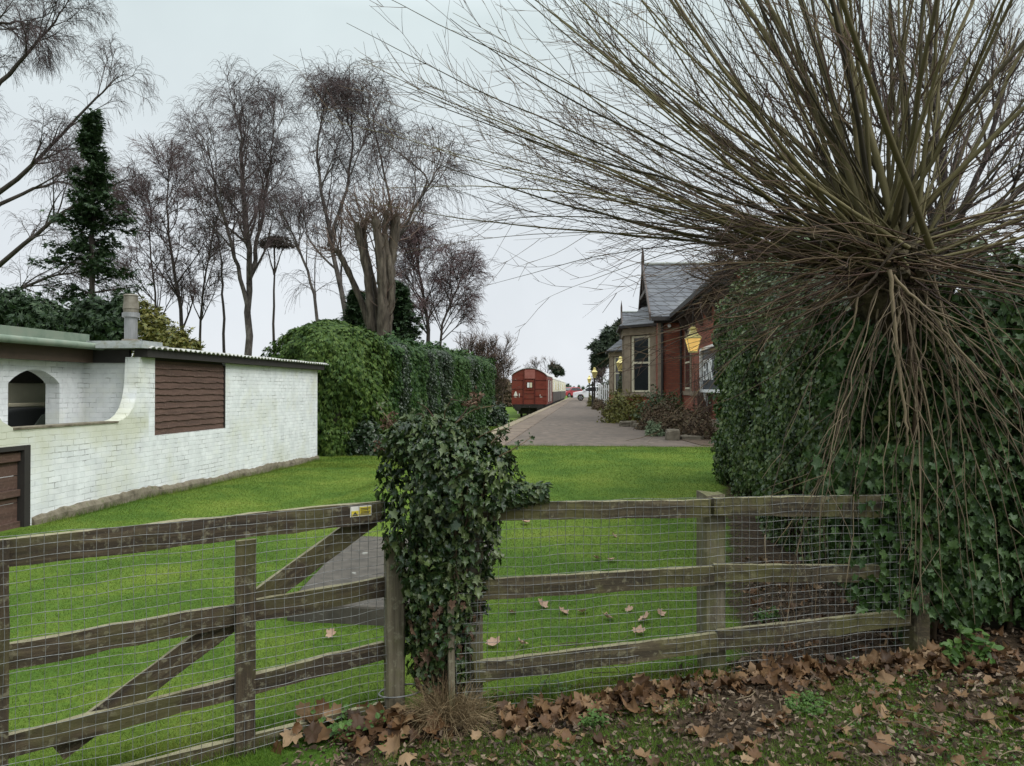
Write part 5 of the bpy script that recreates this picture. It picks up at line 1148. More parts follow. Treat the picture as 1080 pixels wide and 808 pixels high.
# ================================================================== CARS
def car(name, label, loc, rot, paint, kind='suv'):
    t = thing(name, loc, label, 'car'); t.rotation_euler.z = rot
    prof = [(-2.2, .38), (-2.24, .62), (-2.2, .85), (-2.05, .98), (-1.25, 1.08), (-.62, 1.52), (-.3, 1.62), (.6, 1.65), (1.5, 1.58), (2.02, 1.12), (2.2, .98), (2.24, .6), (2.18, .36)]
    def arch(c): return [(c+.4*math.cos(q), .34+.4*math.sin(q)) for q in np.linspace(0, PI, 9)]
    low = [(p, q) for p, q in arch(1.38) if q >= .34] + [(p, q) for p, q in arch(-1.36) if q >= .34]
    o = [(2.18, .3)] + arch(1.38) + arch(-1.36) + [(-2.2, .3)]
    mb = MB(); W = .9; n = len(prof)
    pr = prof + o[::-1][::-1]
    V = []
    for s in (-1, 1):
        for p, q in pr: V.append((p, s*W*(1-.20*max(0, q-.95)/.7), q))
    k = len(pr); mb.add(V, [tuple(range(k)), tuple(range(2*k-1, k-1, -1))] + [(i, k+i, k+(i+1) % k, (i+1) % k) for i in range(k)])
    bev(mb.build('body', paint, t, local=True), .05, 2)
    for s in (-1, 1):
        f = lambda q: s*(W*(1-.20*max(0, q-.95)/.7)+.012)
        for w_ in ([(-1.12, 1.1), (-.55, 1.5), (.35, 1.55), (.38, 1.08)], [(.45, 1.08), (.42, 1.55), (1.35, 1.5), (1.75, 1.12)]):
            mb = MB(); m = len(w_); V = [(p, f(q), q) for p, q in w_]+[(p, f(q)-s*.03, q) for p, q in w_]
            mb.add(V, [tuple(range(m)) if s < 0 else tuple(range(m-1, -1, -1)), tuple(range(2*m-1, m-1, -1)) if s < 0 else tuple(range(m, 2*m))] + [(i, (i+1) % m, m+(i+1) % m, m+i) for i in range(m)]); mb.build('side_window', M['glass'], t, local=True)
        for c in (1.38, -1.36):
            a = np.arange(24)*2*PI/24; mb = MB(); V = [(c+r_*math.cos(q), s*yy_, .34+r_*math.sin(q)) for yy_, r_ in ((.68, .3), (.70, .34), (.88, .34), (.9, .3)) for q in a]
            mb.add(V, [(i*24+j, i*24+(j+1) % 24, i*24+24+(j+1) % 24, i*24+24+j) for i in range(3) for j in range(24)] + [tuple(range(24)), tuple(range(72, 96))]); wh = mb.build('wheel', M['wheel_tyre'], t, local=True)
            mb = MB(); V = [(c, s*.915, .34)] + [(c+r_*math.cos(q+d), s*.905, .34+r_*math.sin(q+d)) for q in a[::4] for r_, d in ((.2, -.25), (.24, 0), (.2, .25))]
            mb.add(V, [(0, 1+3*i, 2+3*i, 3+3*i) for i in range(6)]); mb.build('rim', M['alloy'], wh, local=True)
        mb = MB(); mb.box(-2.2, -1.95, min(s*.62, s*.88), max(s*.62, s*.88), .78, .92); bev(mb.build('headlight', M['white_paint'], t, local=True), .03)
        mb = MB(); mb.box(2.06, 2.235, min(s*.66, s*.86), max(s*.66, s*.86), .85, 1.05); bev(mb.build('tail_light', M['lamp_red'], t, local=True), .02)
        mb = MB(); mb.box(-.98, -.8, min(s*.9, s*1.06), max(s*.9, s*1.06), 1.08, 1.2); bev(mb.build('mirror', paint, t, local=True), .03)
    mb = MB(); mb.add([(-1.235, -.80, 1.12), (-1.235, .80, 1.12), (-.67, .72, 1.51), (-.67, -.72, 1.51)], [(0, 3, 2, 1)]); 
    mb.V[0] = mb.V[0]+[-.03, 0, .03]; mb.build('windscreen', M['glass'], t, local=True)
c = at_y(620, 421, 84); car('parked_car', 'white sports utility car parked side on at the end of the platform', (c[0]+.55, 84.5, -.004), 0, M['car_white'])
c = at_y(603, 420, 118); car('parked_car', 'red car parked behind the white car beside the last coach', (c[0]-.2, 118, -.004), .9, M['car_red'])

# ================================================================== STATION BUILDING
def station():
    s = thing('station_building', (4.5, 30, 0), 'red brick station building with slate gables and stone bay windows', 'building')
    MX, EX, EZ = 3.55, 3.14, 3.97           # main wall, eave line, eave height
    G = lambda y0, y1, x=MX, x1=9.5: (x, x1, y0, y1)
    mb = MB()
    for y0, y1 in ((18.0, 27.9), (34.1, 46.9), (53.1, 60)): mb.box(MX, 8.4, y0, y1, -.3, 4.12)
    WX = 2.66; wings = []
    for y0 in (27.9, 46.9):
        y1, ym = y0+6.2, y0+3.1
        mb.prism([(y0, -.3), (y1, -.3), (y1, 4.05), (ym, 6.22), (y0, 4.05)], WX, 7.3, 0)
    mb.build('brick_wall', M['red_brick'], s)
    mb = MB()
    for y0, y1 in ((18.003, 27.9), (34.1, 46.9), (53.1, 60)): mb.box(MX-.06, MX-.003, y0+.003, y1-.003, -.2, .42); 
    for y0 in (27.9, 46.9):
        mb.box(WX-.05, MX-.07, y0-.06, y0-.003, -.2, .45); mb.box(WX-.004, MX-.07, y0-.02, y0-.003, 3.5, 3.55)
        mb.box(WX-.04, WX+.16, y0-.04, y0-.004, .46, 3.9)
    for y0, y1 in ((18.01, 27.8), (34.2, 46.8)): mb.box(MX-.04, MX-.003, y0, y1, 1.05, 1.2)
    mb.build('stone_dressing', M['sandstone'], s)
    # main roofs (ridge along Y) and gable roofs (ridge along X)
    mb = MB()
    for y0, y1 in ((17.7, 60.3),):
        x_r, zr = 6.0, EZ+.06+(6.0-EX)*.55
        mb.add([(EX-.04, y0, EZ+.05), (x_r, y0, zr), (8.86, y0, EZ+.05), (8.86, y0, EZ-.03), (x_r, y0, zr-.1), (EX-.04, y0, EZ-.03)] + [(EX-.04, y1, EZ+.05), (x_r, y1, zr), (8.86, y1, EZ+.05), (8.86, y1, EZ-.03), (x_r, y1, zr-.1), (EX-.04, y1, EZ-.03)], [(i, (i+1) % 6, 6+(i+1) % 6, 6+i) for i in range(6)] + [(0, 5, 4, 1), (1, 4, 3, 2), (6, 7, 10, 11), (7, 8, 9, 10)])
    rf = mb.build('roof', M['slate'], s)
    for y0 in (27.9, 46.9):
        ym = y0+3.1; e0, e1, zr, ze = y0-.38, y0+6.58, 6.42, 3.95; x0, x1 = 2.34, 7.4
        mb = MB(); mb.add([(x, y, z) for x in (x0, x1) for y, z in ((e0, ze), (ym, zr), (e1, ze), (e1, ze-.07), (ym, zr-.1), (e0, ze-.07))], [(i, (i+1) % 6, 6+(i+1) % 6, 6+i) for i in range(6)] + [(0, 5, 4, 1), (1, 4, 3, 2), (6, 7, 10, 11), (7, 8, 9, 10)])
        g = mb.build('gable_roof', M['slate'], s)
        mb = MB(); mb.tubes(np.array([[(x0+.02, ym, zr+.03), (4.5, ym, zr+.03), (6.8, ym, zr+.03)]]), np.full((1, 3), .075), 8); mb.build('ridge_tiles', M['roof_grey'], g)
        for sg_ in (-1, 1):
            pa, pb = (ym+sg_*3.55, ze-.16), (ym+sg_*.0, zr-.02+.08)
            mb = MB(); mb.add([(x, y, z) for x in (x0-.06, x0-.004) for y, z in ((pa[0], pa[1]), (pb[0], pb[1]-.26), (pb[0], pb[1]), (pa[0], pa[1]+.26))], [(0, 1, 2, 3), (4, 7, 6, 5), (0, 4, 5, 1), (1, 5, 6, 2), (2, 6, 7, 3), (3, 7, 4, 0)]); mb.build('bargeboard', M['barge'], s)
        mb = MB(); mb.prism([(x0-.09, zr-.5), (x0+.03, zr-.5), (x0+.03, zr+.35), (x0-.03, zr+.82), (x0-.09, zr+.35)], ym-.06, ym+.06, 1); mb.build('finial', M['barge'], s)
        mb = MB(); mb.box(x0-.05, x0+.02, ym-1.3, ym+1.3, ze+1.15, ze+1.3); mb.box(x0-.05, x0+.02, ym-.05, ym+.05, ze+1.3, zr-.2); mb.build('gable_truss', M['barge'], s)
        mb = MB(); mb.box(x0+.02, EX, e0-.1, e0+.02, ze-.17, ze-.03); mb.build('gutter', M['dark_timber'], s)
        mb = MB(); mb.box(WX-.2, MX, y0-.3, y0-.004, 3.72, 3.87); mb.build('eave_soffit', M['dark_timber'], s)
    for a, b in ((17.7, 27.4), (34.8, 46.3)):
        mb = MB(); mb.box(EX-.14, EX-.02, a, b, EZ-.12, EZ+.03); mb.build('eave_gutter', M['dark_timber'], s)
        mb = MB(); mb.box(EX, MX-.003, a+.1, b+.4, EZ-.2, EZ-.12); mb.build('soffit', M['dark_timber'], s)
    for y in np.arange(18.4, 27.6, 1.6):
        mb = MB(); mb.prism([(EX+.02, EZ-.21), (MX-.005, EZ-.21), (MX-.005, EZ-.75), (MX-.08, EZ-.75)], y-.06, y+.06, 1); mb.build('eave_bracket', M['barge'], s)
    for x, y in ((MX-.1, 27.72), (WX+.12, 27.78)):
        mb = MB(); mb.tubes(np.array([[(x, y, 3.75), (x, y, 2), (x, y, 0)]]), np.full((1, 3), .05), 8); mb.build('downpipe', M['dark_timber'], s, smooth=True)
    mb = MB(); mb.box(2.98, 3.1, 27.75, 27.86, 3.55, 3.67); bev(mb.build('security_light', M['white_paint'], s), .03)
    # platform windows in the main wall
    for yc in (25.4, 20.0+4.2):
        pass
    for yc, wd in ((26.3, .55),):
        mb = MB(); mb.box(MX-.05, MX-.003, yc-wd-.18, yc+wd+.18, 1.21, 3.35); f = mb.build('window', M['sandstone'], s)
        mb = MB(); mb.box(MX-.056, MX-.051, yc-wd, yc+wd, 1.3, 3.15); mb.build('pane', M['glass'], f)
        for z in (1.3, 2.2, 3.1): mb = MB(); mb.box(MX-.07, MX-.057, yc-wd, yc+wd, z-.03, z+.03); mb.build('sash_bar', M['cream_paint'], f)
    # canted bays
    for y0 in (27.9, 46.9):
        A = [(WX, y0+1.15), (1.5, y0+2.25), (1.5, y0+4.35), (WX, y0+5.45)]
        def wallseg(p, q, z0, z1, th, inset=0.0, t0=0.0, t1=1.0):
            p, q = np.array(p), np.array(q); d = q-p; ln = np.linalg.norm(d); d /= ln; nn = np.array([-d[1], d[0]])   # outward is -X side
            if nn[0] > 0: nn = -nn
            a_, b_ = p+d*ln*t0-nn*inset, p+d*ln*t1-nn*inset
            c_, e_ = b_-nn*th, a_-nn*th
            return [(*v, z) for z in (z0, z1) for v in (a_, b_, c_, e_)], [(0, 3, 2, 1), (4, 5, 6, 7), (0, 1, 5, 4), (1, 2, 6, 5), (2, 3, 7, 6), (3, 0, 4, 7)]
        base = MB(); poly = A; base.prism(poly, -.2, .98, 2); bay = base.build('bay', M['red_brick'], s)
        sl = MB(); off = [(WX, y0+1.07), (1.44, y0+2.2), (1.44, y0+4.4), (WX, y0+5.53)]; sl.prism(off, .982, 1.13, 2); sl.build('sill_course', M['sandstone'], bay); sl = MB(); sl.prism([(WX, y0+1.1), (1.46, y0+2.22), (1.46, y0+4.38), (WX, y0+5.5)], 3.42, 3.70, 2); sl.build('lintel_course', M['sandstone'], bay)
        inner = MB(); inner.prism([(WX, y0+1.45), (1.75, y0+2.35), (1.75, y0+4.25), (WX, y0+5.15)], 1.134, 3.418, 2); inner.build('bay_glazing', M['glass'], bay)
        for (p, q) in ((A[0], A[1]), (A[1], A[2]), (A[2], A[3])):
            for ta, tb in ((.004, .19), (.81, .996)) if (p, q) != (A[1], A[2]) else ((.004, .12), (.45, .55), (.88, .996)):
                mb = MB(); mb.add(*wallseg(p, q, 1.134, 3.417, .18, .02, ta, tb)); mb.build('mullion', M['sandstone'], bay)
            for ta, tb in (((.20, .80),) if (p, q) != (A[1], A[2]) else ((.125, .445), (.555, .875))):
                mb = MB(); w_ = tb-ta
                mb.add(*wallseg(p, q, 1.15, 3.40, .05, .08, ta, ta+w_*.12)); mb.add(*wallseg(p, q, 1.15, 3.40, .05, .08, tb-w_*.12, tb))
                for z in (1.15, 2.28, 3.31): mb.add(*wallseg(p, q, z, z+.075, .045, .083, ta+.004, tb-.004))
                f = mb.build('sash_window', M['cream_paint'], bay)
                mb = MB(); mb.add(*wallseg(p, q, 1.2, 3.35, .01, .115, ta+.01, tb-.01)); mb.build('pane', M['glass'], f)
        eave = [(WX, y0+.72), (1.27, y0+2.05), (1.27, y0+4.55), (WX, y0+5.88)]; top_ = [(WX, y0+2.1), (2.25, y0+2.7), (2.25, y0+3.9), (WX, y0+4.5)]
        mb = MB(); mb.add([(x, y, 3.80) for x, y in eave] + [(x, y, 4.62) for x, y in top_], [(0, 1, 5, 4), (1, 2, 6, 5), (2, 3, 7, 6), (4, 5, 6, 7), (0, 3, 2, 1), (0, 4, 7, 3)]); br = mb.build('bay_roof', M['slate'], bay)
        mb = MB(); mb.prism(eave, 3.703, 3.795, 2); mb.build('bay_gutter', M['dark_timber'], bay)
    return s
station()

# ------------------------------------------------------------------ lamps
def lantern(root, z0, lit):
    """four sided tapered lantern hanging in local space with its base at z0"""
    def frus(r0, r1, za, zb): 
        k = 4; a = [PI/4+i*PI/2 for i in range(4)]
        return [(r0*math.cos(q)*1.414, r0*math.sin(q)*1.414, za) for q in a]+[(r1*math.cos(q)*1.414, r1*math.sin(q)*1.414, zb) for q in a]
    fc = [(0, 1, 5, 4), (1, 2, 6, 5), (2, 3, 7, 6), (3, 0, 4, 7), (0, 3, 2, 1), (4, 5, 6, 7)]
    mb = MB(); mb.add(frus(.105, .195, z0+.04, z0+.40), fc); g = mb.build('lamp_glass', M['lamp_glass'] if lit else M['lamp_pane'], root, local=True)
    mb = MB()
    for q in range(4):
        a = PI/4+q*PI/2; P = np.array([[(.105*1.414*math.cos(a), .105*1.414*math.sin(a), z0+.03), (.197*1.414*math.cos(a), .197*1.414*math.sin(a), z0+.41)]]); mb.tubes(P, np.full((1, 2), .013), 5)
    mb.add(frus(.115, .12, z0, z0+.045), fc); mb.add(frus(.215, .215, z0+.402, z0+.43), fc); mb.build('lamp_frame', M['lamp_yellow'], root, local=True)
    mb = MB(); mb.add(frus(.22, .10, z0+.432, z0+.57), fc); mb.add(frus(.105, .075, z0+.572, z0+.68), fc); mb.add(frus(.11, .11, z0+.682, z0+.70), fc); mb.add(frus(.07, .05, z0+.702, z0+.77), fc); mb.build('lamp_hood', M['lamp_yellow'], root, local=True)
    if lit:
        mb = MB(); mb.lathe([(.01, 0), (.045, .03), (.05, .08), (.02, .13)], (0, 0, z0+.12), 12); mb.build('bulb', M['lamp_bulb'], g, local=True)
c = at_y(731, 372, 21.8)
lm = thing('hanging_lamp', (c[0], 21.8, c[2]), 'lit yellow lantern hanging under the station eave beside the ivy hedge', 'lamp')
lantern(lm, 0, True)
mb = MB(); mb.tubes(np.array([[(0, 0, .76), (0, 0, 1.1), (0.02, 0, 1.56)]]), np.full((1, 3), .014), 6); mb.build('hanging_rod', M['dark_timber'], lm, local=True)
def lamp_post(y, u, vtop, label, first=None):
    c = at_y(u, vtop, y)
    r_ = thing('lamp_post', (c[0], y, 0), label, 'lamp post', 'yellow lanterns on posts along the platform')
    z = c[2]-.77
    lantern(r_, z, False)
    mb = MB(); mb.lathe([(.11, 0), (.11, .25), (.06, .3), (.055, z-.1), (.08, z-.06), (.09, z)], (0, 0, 0), 12); mb.build('post', M['iron'], r_, local=True)
lamp_post(39, 654.3, 376, 'yellow lantern on a post just left of the nearer stone bay')
lamp_post(54, 627, 387.5, 'yellow lantern on a dark post at the end of the picket fence')
lamp_post(76, 621.5, 396, 'farthest small yellow lantern, standing above the white car')
# ------------------------------------------------------------------ name board
nb_ = thing('station_nameboard', (3.45, 20.4, 1.2), 'dark station nameboard with white frame and white letters, half behind ivy', 'sign')
mb = MB(); mb.box(3.40, 3.46, 18.2, 22.30, 1.26, 2.38); mb.build('panel', M['sign_blue'], nb_)
mb = MB(); mb.box(3.33, 3.47, 18.1, 22.42, 2.383, 2.47); mb.box(3.33, 3.47, 18.1, 22.42, 1.17, 1.257); mb.box(3.33, 3.47, 22.303, 22.42, 1.26, 2.38); mb.build('frame', M['white_paint'], nb_)
tx = bpy.data.curves.new('lettering', 'FONT'); tx.body = 'EDR'; tx.size = .86; tx.extrude = .012; tx.align_x = 'LEFT'
tmp = bpy.data.objects.new('lettering_curve', tx); me = bpy.data.meshes.new_from_object(tmp); bpy.data.objects.remove(tmp)
to = bpy.data.objects.new('lettering', me); C.objects.link(to); to.parent = nb_; me.materials.clear(); me.materials.append(M['white_paint'])
to.matrix_basis = Matrix(((0, 0, -1, -.065), (-1, 0, 0, 1.68), (0, 1, 0, .32), (0, 0, 0, 1)))
mb = MB(); mb.prism([(3.44, 1.165), (3.38, 1.165), (3.40, 1.0), (3.50, .72), (3.54, .72), (3.54, .9)], 21.9, 22.02, 1); mb.build('bracket', M['white_paint'], nb_)
# ------------------------------------------------------------------ picket fence
pf = thing('picket_fence', (1.4, 57, 0), 'short white picket fence beside the far stone bay', 'fence')
x0, x1 = at_y(632.5, 415, 57)[0], at_y(647, 415, 57)[0]
for x in np.arange(x0, x1+.3, .155):
    mb = MB(); mb.prism([(x, .12), (x+.095, .12), (x+.095, 1.55), (x+.048, 1.66), (x, 1.55)], 56.98, 57.0, 1); mb.build('picket', M['white_paint'], pf)
for z in (.45, 1.25): mb = MB(); mb.box(x0-.1, x1+.4, 57.004, 57.05, z, z+.09); mb.build('rail', M['white_paint'], pf)
mb = MB(); mb.box(x0-.14, x0-.02, 57.004, 57.12, 0, 1.7); mb.build('post', M['white_paint'], pf)
c = at_y(625, 402, 50); dp = thing('dark_post', (c[0], 50, 0), 'short plain dark post standing beside the far lamp post', 'post')
mb = MB(); mb.prism([(c[0]-.06, 0), (c[0]+.06, 0), (c[0]+.06, c[2]-.06), (c[0], c[2]), (c[0]-.06, c[2]-.06)], 49.94, 50.06, 1); mb.build('upright', M['dark_timber'], dp)
# ------------------------------------------------------------------ planting along the station
S = dict(z0=.0)
shrub('garden_shrub', 'yellow green shrub at the corner of the nearer stone bay', (1.42, 28.4), .85, .8, 1.05, 2800, .11, SPRAY, M['yellow_green'], M['stem'], **S)
shrub('garden_shrub', 'leafy green shrub below the brick wall beside the bay window', (2.55, 25.2), .9, .8, 1.15, 2600, .10, oval_shape(.3), M['shrub_green'], M['twig_brown'], **S)
shrub('garden_shrub', 'withered brown shrub in front of the brick wall', (2.35, 23.6), .75, .8, .78, 2600, .085, oval_shape(.3), M['brown_shrub'], M['twig_brown'], **S)
shrub('garden_shrub', 'withered brown shrub under the lit hanging lamp', (2.65, 21.0), .75, .8, .72, 2600, .08, oval_shape(.3), M['brown_shrub'], M['twig_brown'], **S)
shrub('garden_shrub', 'thin brown shrub between the stone block and the ivy hedge', (2.85, 19.3), .5, .6, .62, 1300, .07, oval_shape(.3), M['brown_shrub'], M['twig_brown'], **S)
shrub('garden_shrub', 'small pale green bushy herb beside the stone block on the platform', (1.82, 20.3), .26, .26, .36, 900, .07, OVAL, M['lavender'], M['stem'], droop=.6, **S)
shrub('garden_shrub', 'dark reddish low shrub behind the yellow green shrub', (1.2, 34), .5, .9, .6, 1500, .09, oval_shape(.3), M['brown_shrub'], M['twig_brown'], **S)
shrub('garden_shrub', 'narrow green climber standing under the first yellow lantern post', (1.62, 36), .28, .3, 1.75, 1300, .10, oval_shape(.3), M['shrub_green'], M['stem'], **S)
shrub('garden_shrub', 'low brown plants at the foot of the far lamp post', (.75, 48), .45, 1.6, .6, 1300, .11, oval_shape(.3), M['brown_shrub'], M['twig_brown'], **S)
shrub('garden_shrub', 'low yellowish plants in front of the parked white car', (.35, 56), .35, .8, .9, 800, .12, SPRAY, M['yellow_green'], M['stem'], **S)
shrub('garden_shrub', 'rounded green bush showing above the white picket fence', (1.75, 60.5), .9, .8, 2.15, 1500, .15, oval_shape(.3), M['shrub_green'], M['stem'], **S)
# bare climber on the wall below the lamp
cl_ = thing('wall_climber', (3.4, 21.9, 0), 'bare brown climber clinging to the brick wall below the hanging lamp', 'climber')
mb = MB(); n = 46; p = np.stack([np.full(n, 3.44), RG.uniform(21.5, 23.3, n), np.full(n, 0.)], 1)
Q = path(p, np.stack([RG.normal(0, .03, n), RG.normal(-.0, .2, n), np.ones(n)], 1), RG.uniform(1.2, 2.5, n), 12, .3, .13); Q[:, :, 0] = np.clip(Q[:, :, 0], 3.25, 3.5)
R_ = np.broadcast_to(np.linspace(.014, .004, 12), (n, 12)); mb.tubes(Q, R_, 4); Q2, R2 = grow(Q, R_, 12, .1, 1, (30, 80), (.2, .5), 5, -.1, .15, .6, .002, rmin=.004); mb.tubes(Q2, R2, 3); mb.build('stems', M['twig_brown'], cl_)
# stones
def stone(name, label, x, y, sx, sy, sz, rot=0., z=.0, group=None):
    mb = MB(); k = 10; V = []
    for i in range(5):
        t = i/4; r_ = [.97, 1, 1, .97, .82][i]
        for j in range(k):
            a = 2*PI*j/k; e = .38; cx = math.copysign(abs(math.cos(a))**e, math.cos(a)); cy = math.copysign(abs(math.sin(a))**e, math.sin(a))
            px, py = cx*sx*r_*(1+RG.normal(0, .04)), cy*sy*r_*(1+RG.normal(0, .04)); V.append((x+px*math.cos(rot)-py*math.sin(rot), y+px*math.sin(rot)+py*math.cos(rot), z+sz*[0, .3, .7, .93, 1][i]+RG.normal(0, .01)))
    mb.add(V, [(i*k+j, i*k+(j+1) % k, (i+1)*k+(j+1) % k, (i+1)*k+j) for i in range(4) for j in range(k)] + [tuple(range(4*k, 5*k)), tuple(range(k-1, -1, -1))])
    return tag(mb.build(name, M['stone'], smooth=False), label, 'stone', group)
stone('stone_block', 'squared stone block on the platform beside the pale green herb', 2.12, 18.75, .17, .15, .26, .1)
stone('stone_edging', 'low flat stone kerb right of the squared stone block', 2.62, 18.9, .3, .12, .1, .05)
for i, (x, y, a_, h_) in enumerate(((1.35, 25.6, .26, .16), (1.75, 24.6, .22, .14), (1.55, 25.0, .14, .2), (2.0, 23.2, .2, .12), (1.68, 23.8, .16, .10), (1.98, 21.9, .15, .12))):
    stone('rockery_stone', 'pale rough rockery stone edging the station flower bed', x, y, a_, a_*.7, h_, i*.8, .01, 'rockery stones along the flower bed')

# ================================================================== FOREGROUND LITTER AND WEEDS
def tufts(n, P0, P1, w_, h0, h1):
    t = RG.uniform(0, 1, n); p = P0+(P1-P0)*t[:, None]; x = p[:, 0]+RG.normal(0, w_, n); y = p[:, 1]+RG.normal(0, w_, n)
    B = np.stack([x, y, gz(x, y)-.005], 1); a_ = RG.uniform(0, 2*PI, n); d = np.stack([np.cos(a_), np.sin(a_), 0*a_], 1)*.0019
    k = .35+.65*np.abs(np.sin(t*37+np.sin(t*11)*3))
    V = np.zeros((n, 3, 3)); V[:, 0] = B-d; V[:, 1] = B+d; V[:, 2] = B+np.stack([RG.normal(0, .45, n), RG.normal(0, .45, n), np.ones(n)], 1)*(RG.uniform(h0, h1, n)*k)[:, None]
    return V.reshape(-1, 3), np.arange(3*n).reshape(-1, 3)
mb = MB(); mb.add(*tufts(9000, np.array([FA[0], FA[1]+.04, 0]), np.array([.75, FA[1]+.38, 0]), .06, .03, .11)); mb.add(*tufts(9000, np.array([GA[0], GA[1]+.1, 0]), np.array([GB[0], GB[1]+.08, 0]), .08, .03, .12))
mb.add(*tufts(5000, np.array([-6.6, 8.4, 0]), np.array([-6.6, 17.8, 0]), .05, .03, .13)); mb.add(*tufts(3500, np.array([-2.8, 16.4, 0]), np.array([2.7, 16.4, 0]), .04, .02, .09)); mb.add(*tufts(2500, np.array([SA[0]-.04, SA[1], 0]), np.array([SB[0]-.04, SB[1], 0]), .04, .02, .07))
tag(mb.build('rough_grass', M['grass']), 'longer rough grass left along the fence, gate, wall and path edges', 'grass', kind='stuff')
def fence_y(x): return FA[1]+(x-FA[0])*(FB[1]-FA[1])/(FB[0]-FA[0])
def litter():
    mb = MB(); n = 820
    s = RG.uniform(-.45, 2.55, n); d = np.abs(RG.normal(.10, .12, n)); x = s; y = fence_y(x)-.05-d
    pile = np.exp(-((d-.15)/.16)**2)*(.55+.45*np.sin(s*5+1)*np.sin(s*2.3+.4))
    keep = RG.uniform(0, 1, n) < .22+.9*np.abs(pile); x, y, d, pile = x[keep], y[keep], d[keep], np.abs(pile[keep]); n = len(x)
    z = gz(x, y)+.012+RG.uniform(0, 1, n)*.085*pile
    leaves(mb, np.stack([x, y, z], 1), RG.normal(0, .5, (n, 3))+[0, -.35, .9], RG.normal(0, 1, (n, 3)), RG.uniform(.025, .09, n), MAPLE, .75)
    n = 90; u = RG.uniform(-.55, 0, n); x = -1.15+RG.normal(0, .22, n); y = 3.88+RG.normal(0, .10, n); z = gz(x, y)+.01+RG.uniform(0, .07, n)
    leaves(mb, np.stack([x, y, z], 1), RG.normal(0, .5, (n, 3))+[0, -.4, .9], RG.normal(0, 1, (n, 3)), RG.uniform(.06, .115, n), MAPLE, .55)
    n = 330; x = RG.uniform(-.9, 3.0, n); y = RG.uniform(3.2, 4.4, n); z = gz(x, y)+.015
    leaves(mb, np.stack([x, y, z], 1), RG.normal(0, .3, (n, 3))+[0, -.1, 1], RG.normal(0, 1, (n, 3)), RG.uniform(.025, .08, n), MAPLE, .6)
    n = 420; x = RG.uniform(.75, 3.2, n); y = RG.uniform(4.55, 7.5, n); k = x > .25+.17*y; x, y = x[k], y[k]; n = len(x)
    leaves(mb, np.stack([x, y, gz(x, y)+.012], 1), RG.normal(0, .35, (n, 3))+[0, -.2, 1], RG.normal(0, 1, (n, 3)), RG.uniform(.025, .08, n), MAPLE, .6)
    tag(mb.build('leaf_litter', M['litter'], smooth=True), 'drift of curled brown sycamore leaves along the foot of the fence', 'leaf litter', kind='stuff')
    mb = MB(); n = 17000; x = RG.uniform(-1.5, 3.4, n); y = np.where(RG.uniform(0, 1, n) < .6, RG.uniform(3.0, 4.6, n), RG.uniform(4.3, 7, n)); y = np.where(x > .25+.17*y, y, np.minimum(y, fence_y(x)+.1))
    z = gz(x, y)+.004+RG.uniform(0, .02, n)
    leaves(mb, np.stack([x, y, z], 1), RG.normal(0, .5, (n, 3))+[0, 0, 1], RG.normal(0, 1, (n, 3)), RG.uniform(.010, .045, n)**1.0, oval_shape(.24, .14, .2), .5)
    tag(mb.build('ground_debris', M['litter_small']), 'small leaf scraps and woody debris covering the bare soil', 'leaf litter', kind='stuff')
    mb = MB(); n = 170; x = RG.uniform(-.6, 3.2, n); y = RG.uniform(3.2, 5.2, n); a_ = RG.uniform(0, 2*PI, n)
    P = path(np.stack([x, y, gz(x, y)+.012], 1), np.stack([np.cos(a_), np.sin(a_), RG.normal(0, .06, n)], 1), RG.uniform(.08, .4, n), 6, 0, .14); P[:, :, 2] = np.maximum(P[:, :, 2], gz(P[:, :, 0], P[:, :, 1])+.004)
    mb.tubes(P, np.broadcast_to(np.linspace(.003, .0015, 6), (n, 6)), 4); tag(mb.build('fallen_twigs', M['dead_twig']), 'thin fallen twigs scattered over the leaf litter', 'twigs', kind='stuff')
    # grass tufts and ground ivy in the foreground
    m = 190000; x = RG.uniform(-1.9, 3.4, m); y = RG.uniform(2.6, 4.5, m)
    k = (np.sin(x*3.1+y*2.2)+np.sin(x*6.7-y*5)+np.sin(y*11+x*2)*.6+RG.normal(0, .5, m)-.2-1.2*(fence_y(x)-y < .26)+1.1*(y < 3.8)+.35*(x > 1)) > .15
    k &= (y < fence_y(x)-.04)
    x, y = x[k], y[k]; m = len(x)
    P = np.stack([x, y, gz(x, y)-.004], 1); a_ = RG.uniform(0, 2*PI, m); d = np.stack([np.cos(a_), np.sin(a_), 0*a_], 1)*.0017
    V = np.zeros((m, 3, 3)); V[:, 0] = P-d; V[:, 1] = P+d; V[:, 2] = P+np.stack([RG.normal(0, .6, m), RG.normal(0, .6, m), np.ones(m)], 1)*RG.uniform(.012, .04, m)[:, None]
    mb = MB(); mb.add(V.reshape(-1, 3), np.arange(3*m).reshape(-1, 3)); tag(mb.build('verge_grass', M['verge']), 'sparse grass and moss growing through the leaf litter', 'grass', kind='stuff')
    n = 9000; x = RG.uniform(-1.4, 3.4, n); y = RG.uniform(3.0, 4.6, n); k = ((np.sin(x*4.3+1)+np.sin(y*6.1+x*3)+RG.normal(0, .5, n)) > .75) & (y < fence_y(x)+.05); x, y = x[k], y[k]; n = len(x)
    mb = MB(); leaves(mb, np.stack([x, y, gz(x, y)+RG.uniform(.005, .045, n)], 1), RG.normal(0, .4, (n, 3))+[0, -.1, 1], RG.normal(0, 1, (n, 3)), RG.uniform(.008, .021, n), oval_shape(.38), .2)
    tag(mb.build('ground_weeds', M['weed']), 'small creeping green weeds between the fallen leaves', 'weeds', kind='stuff')
litter()
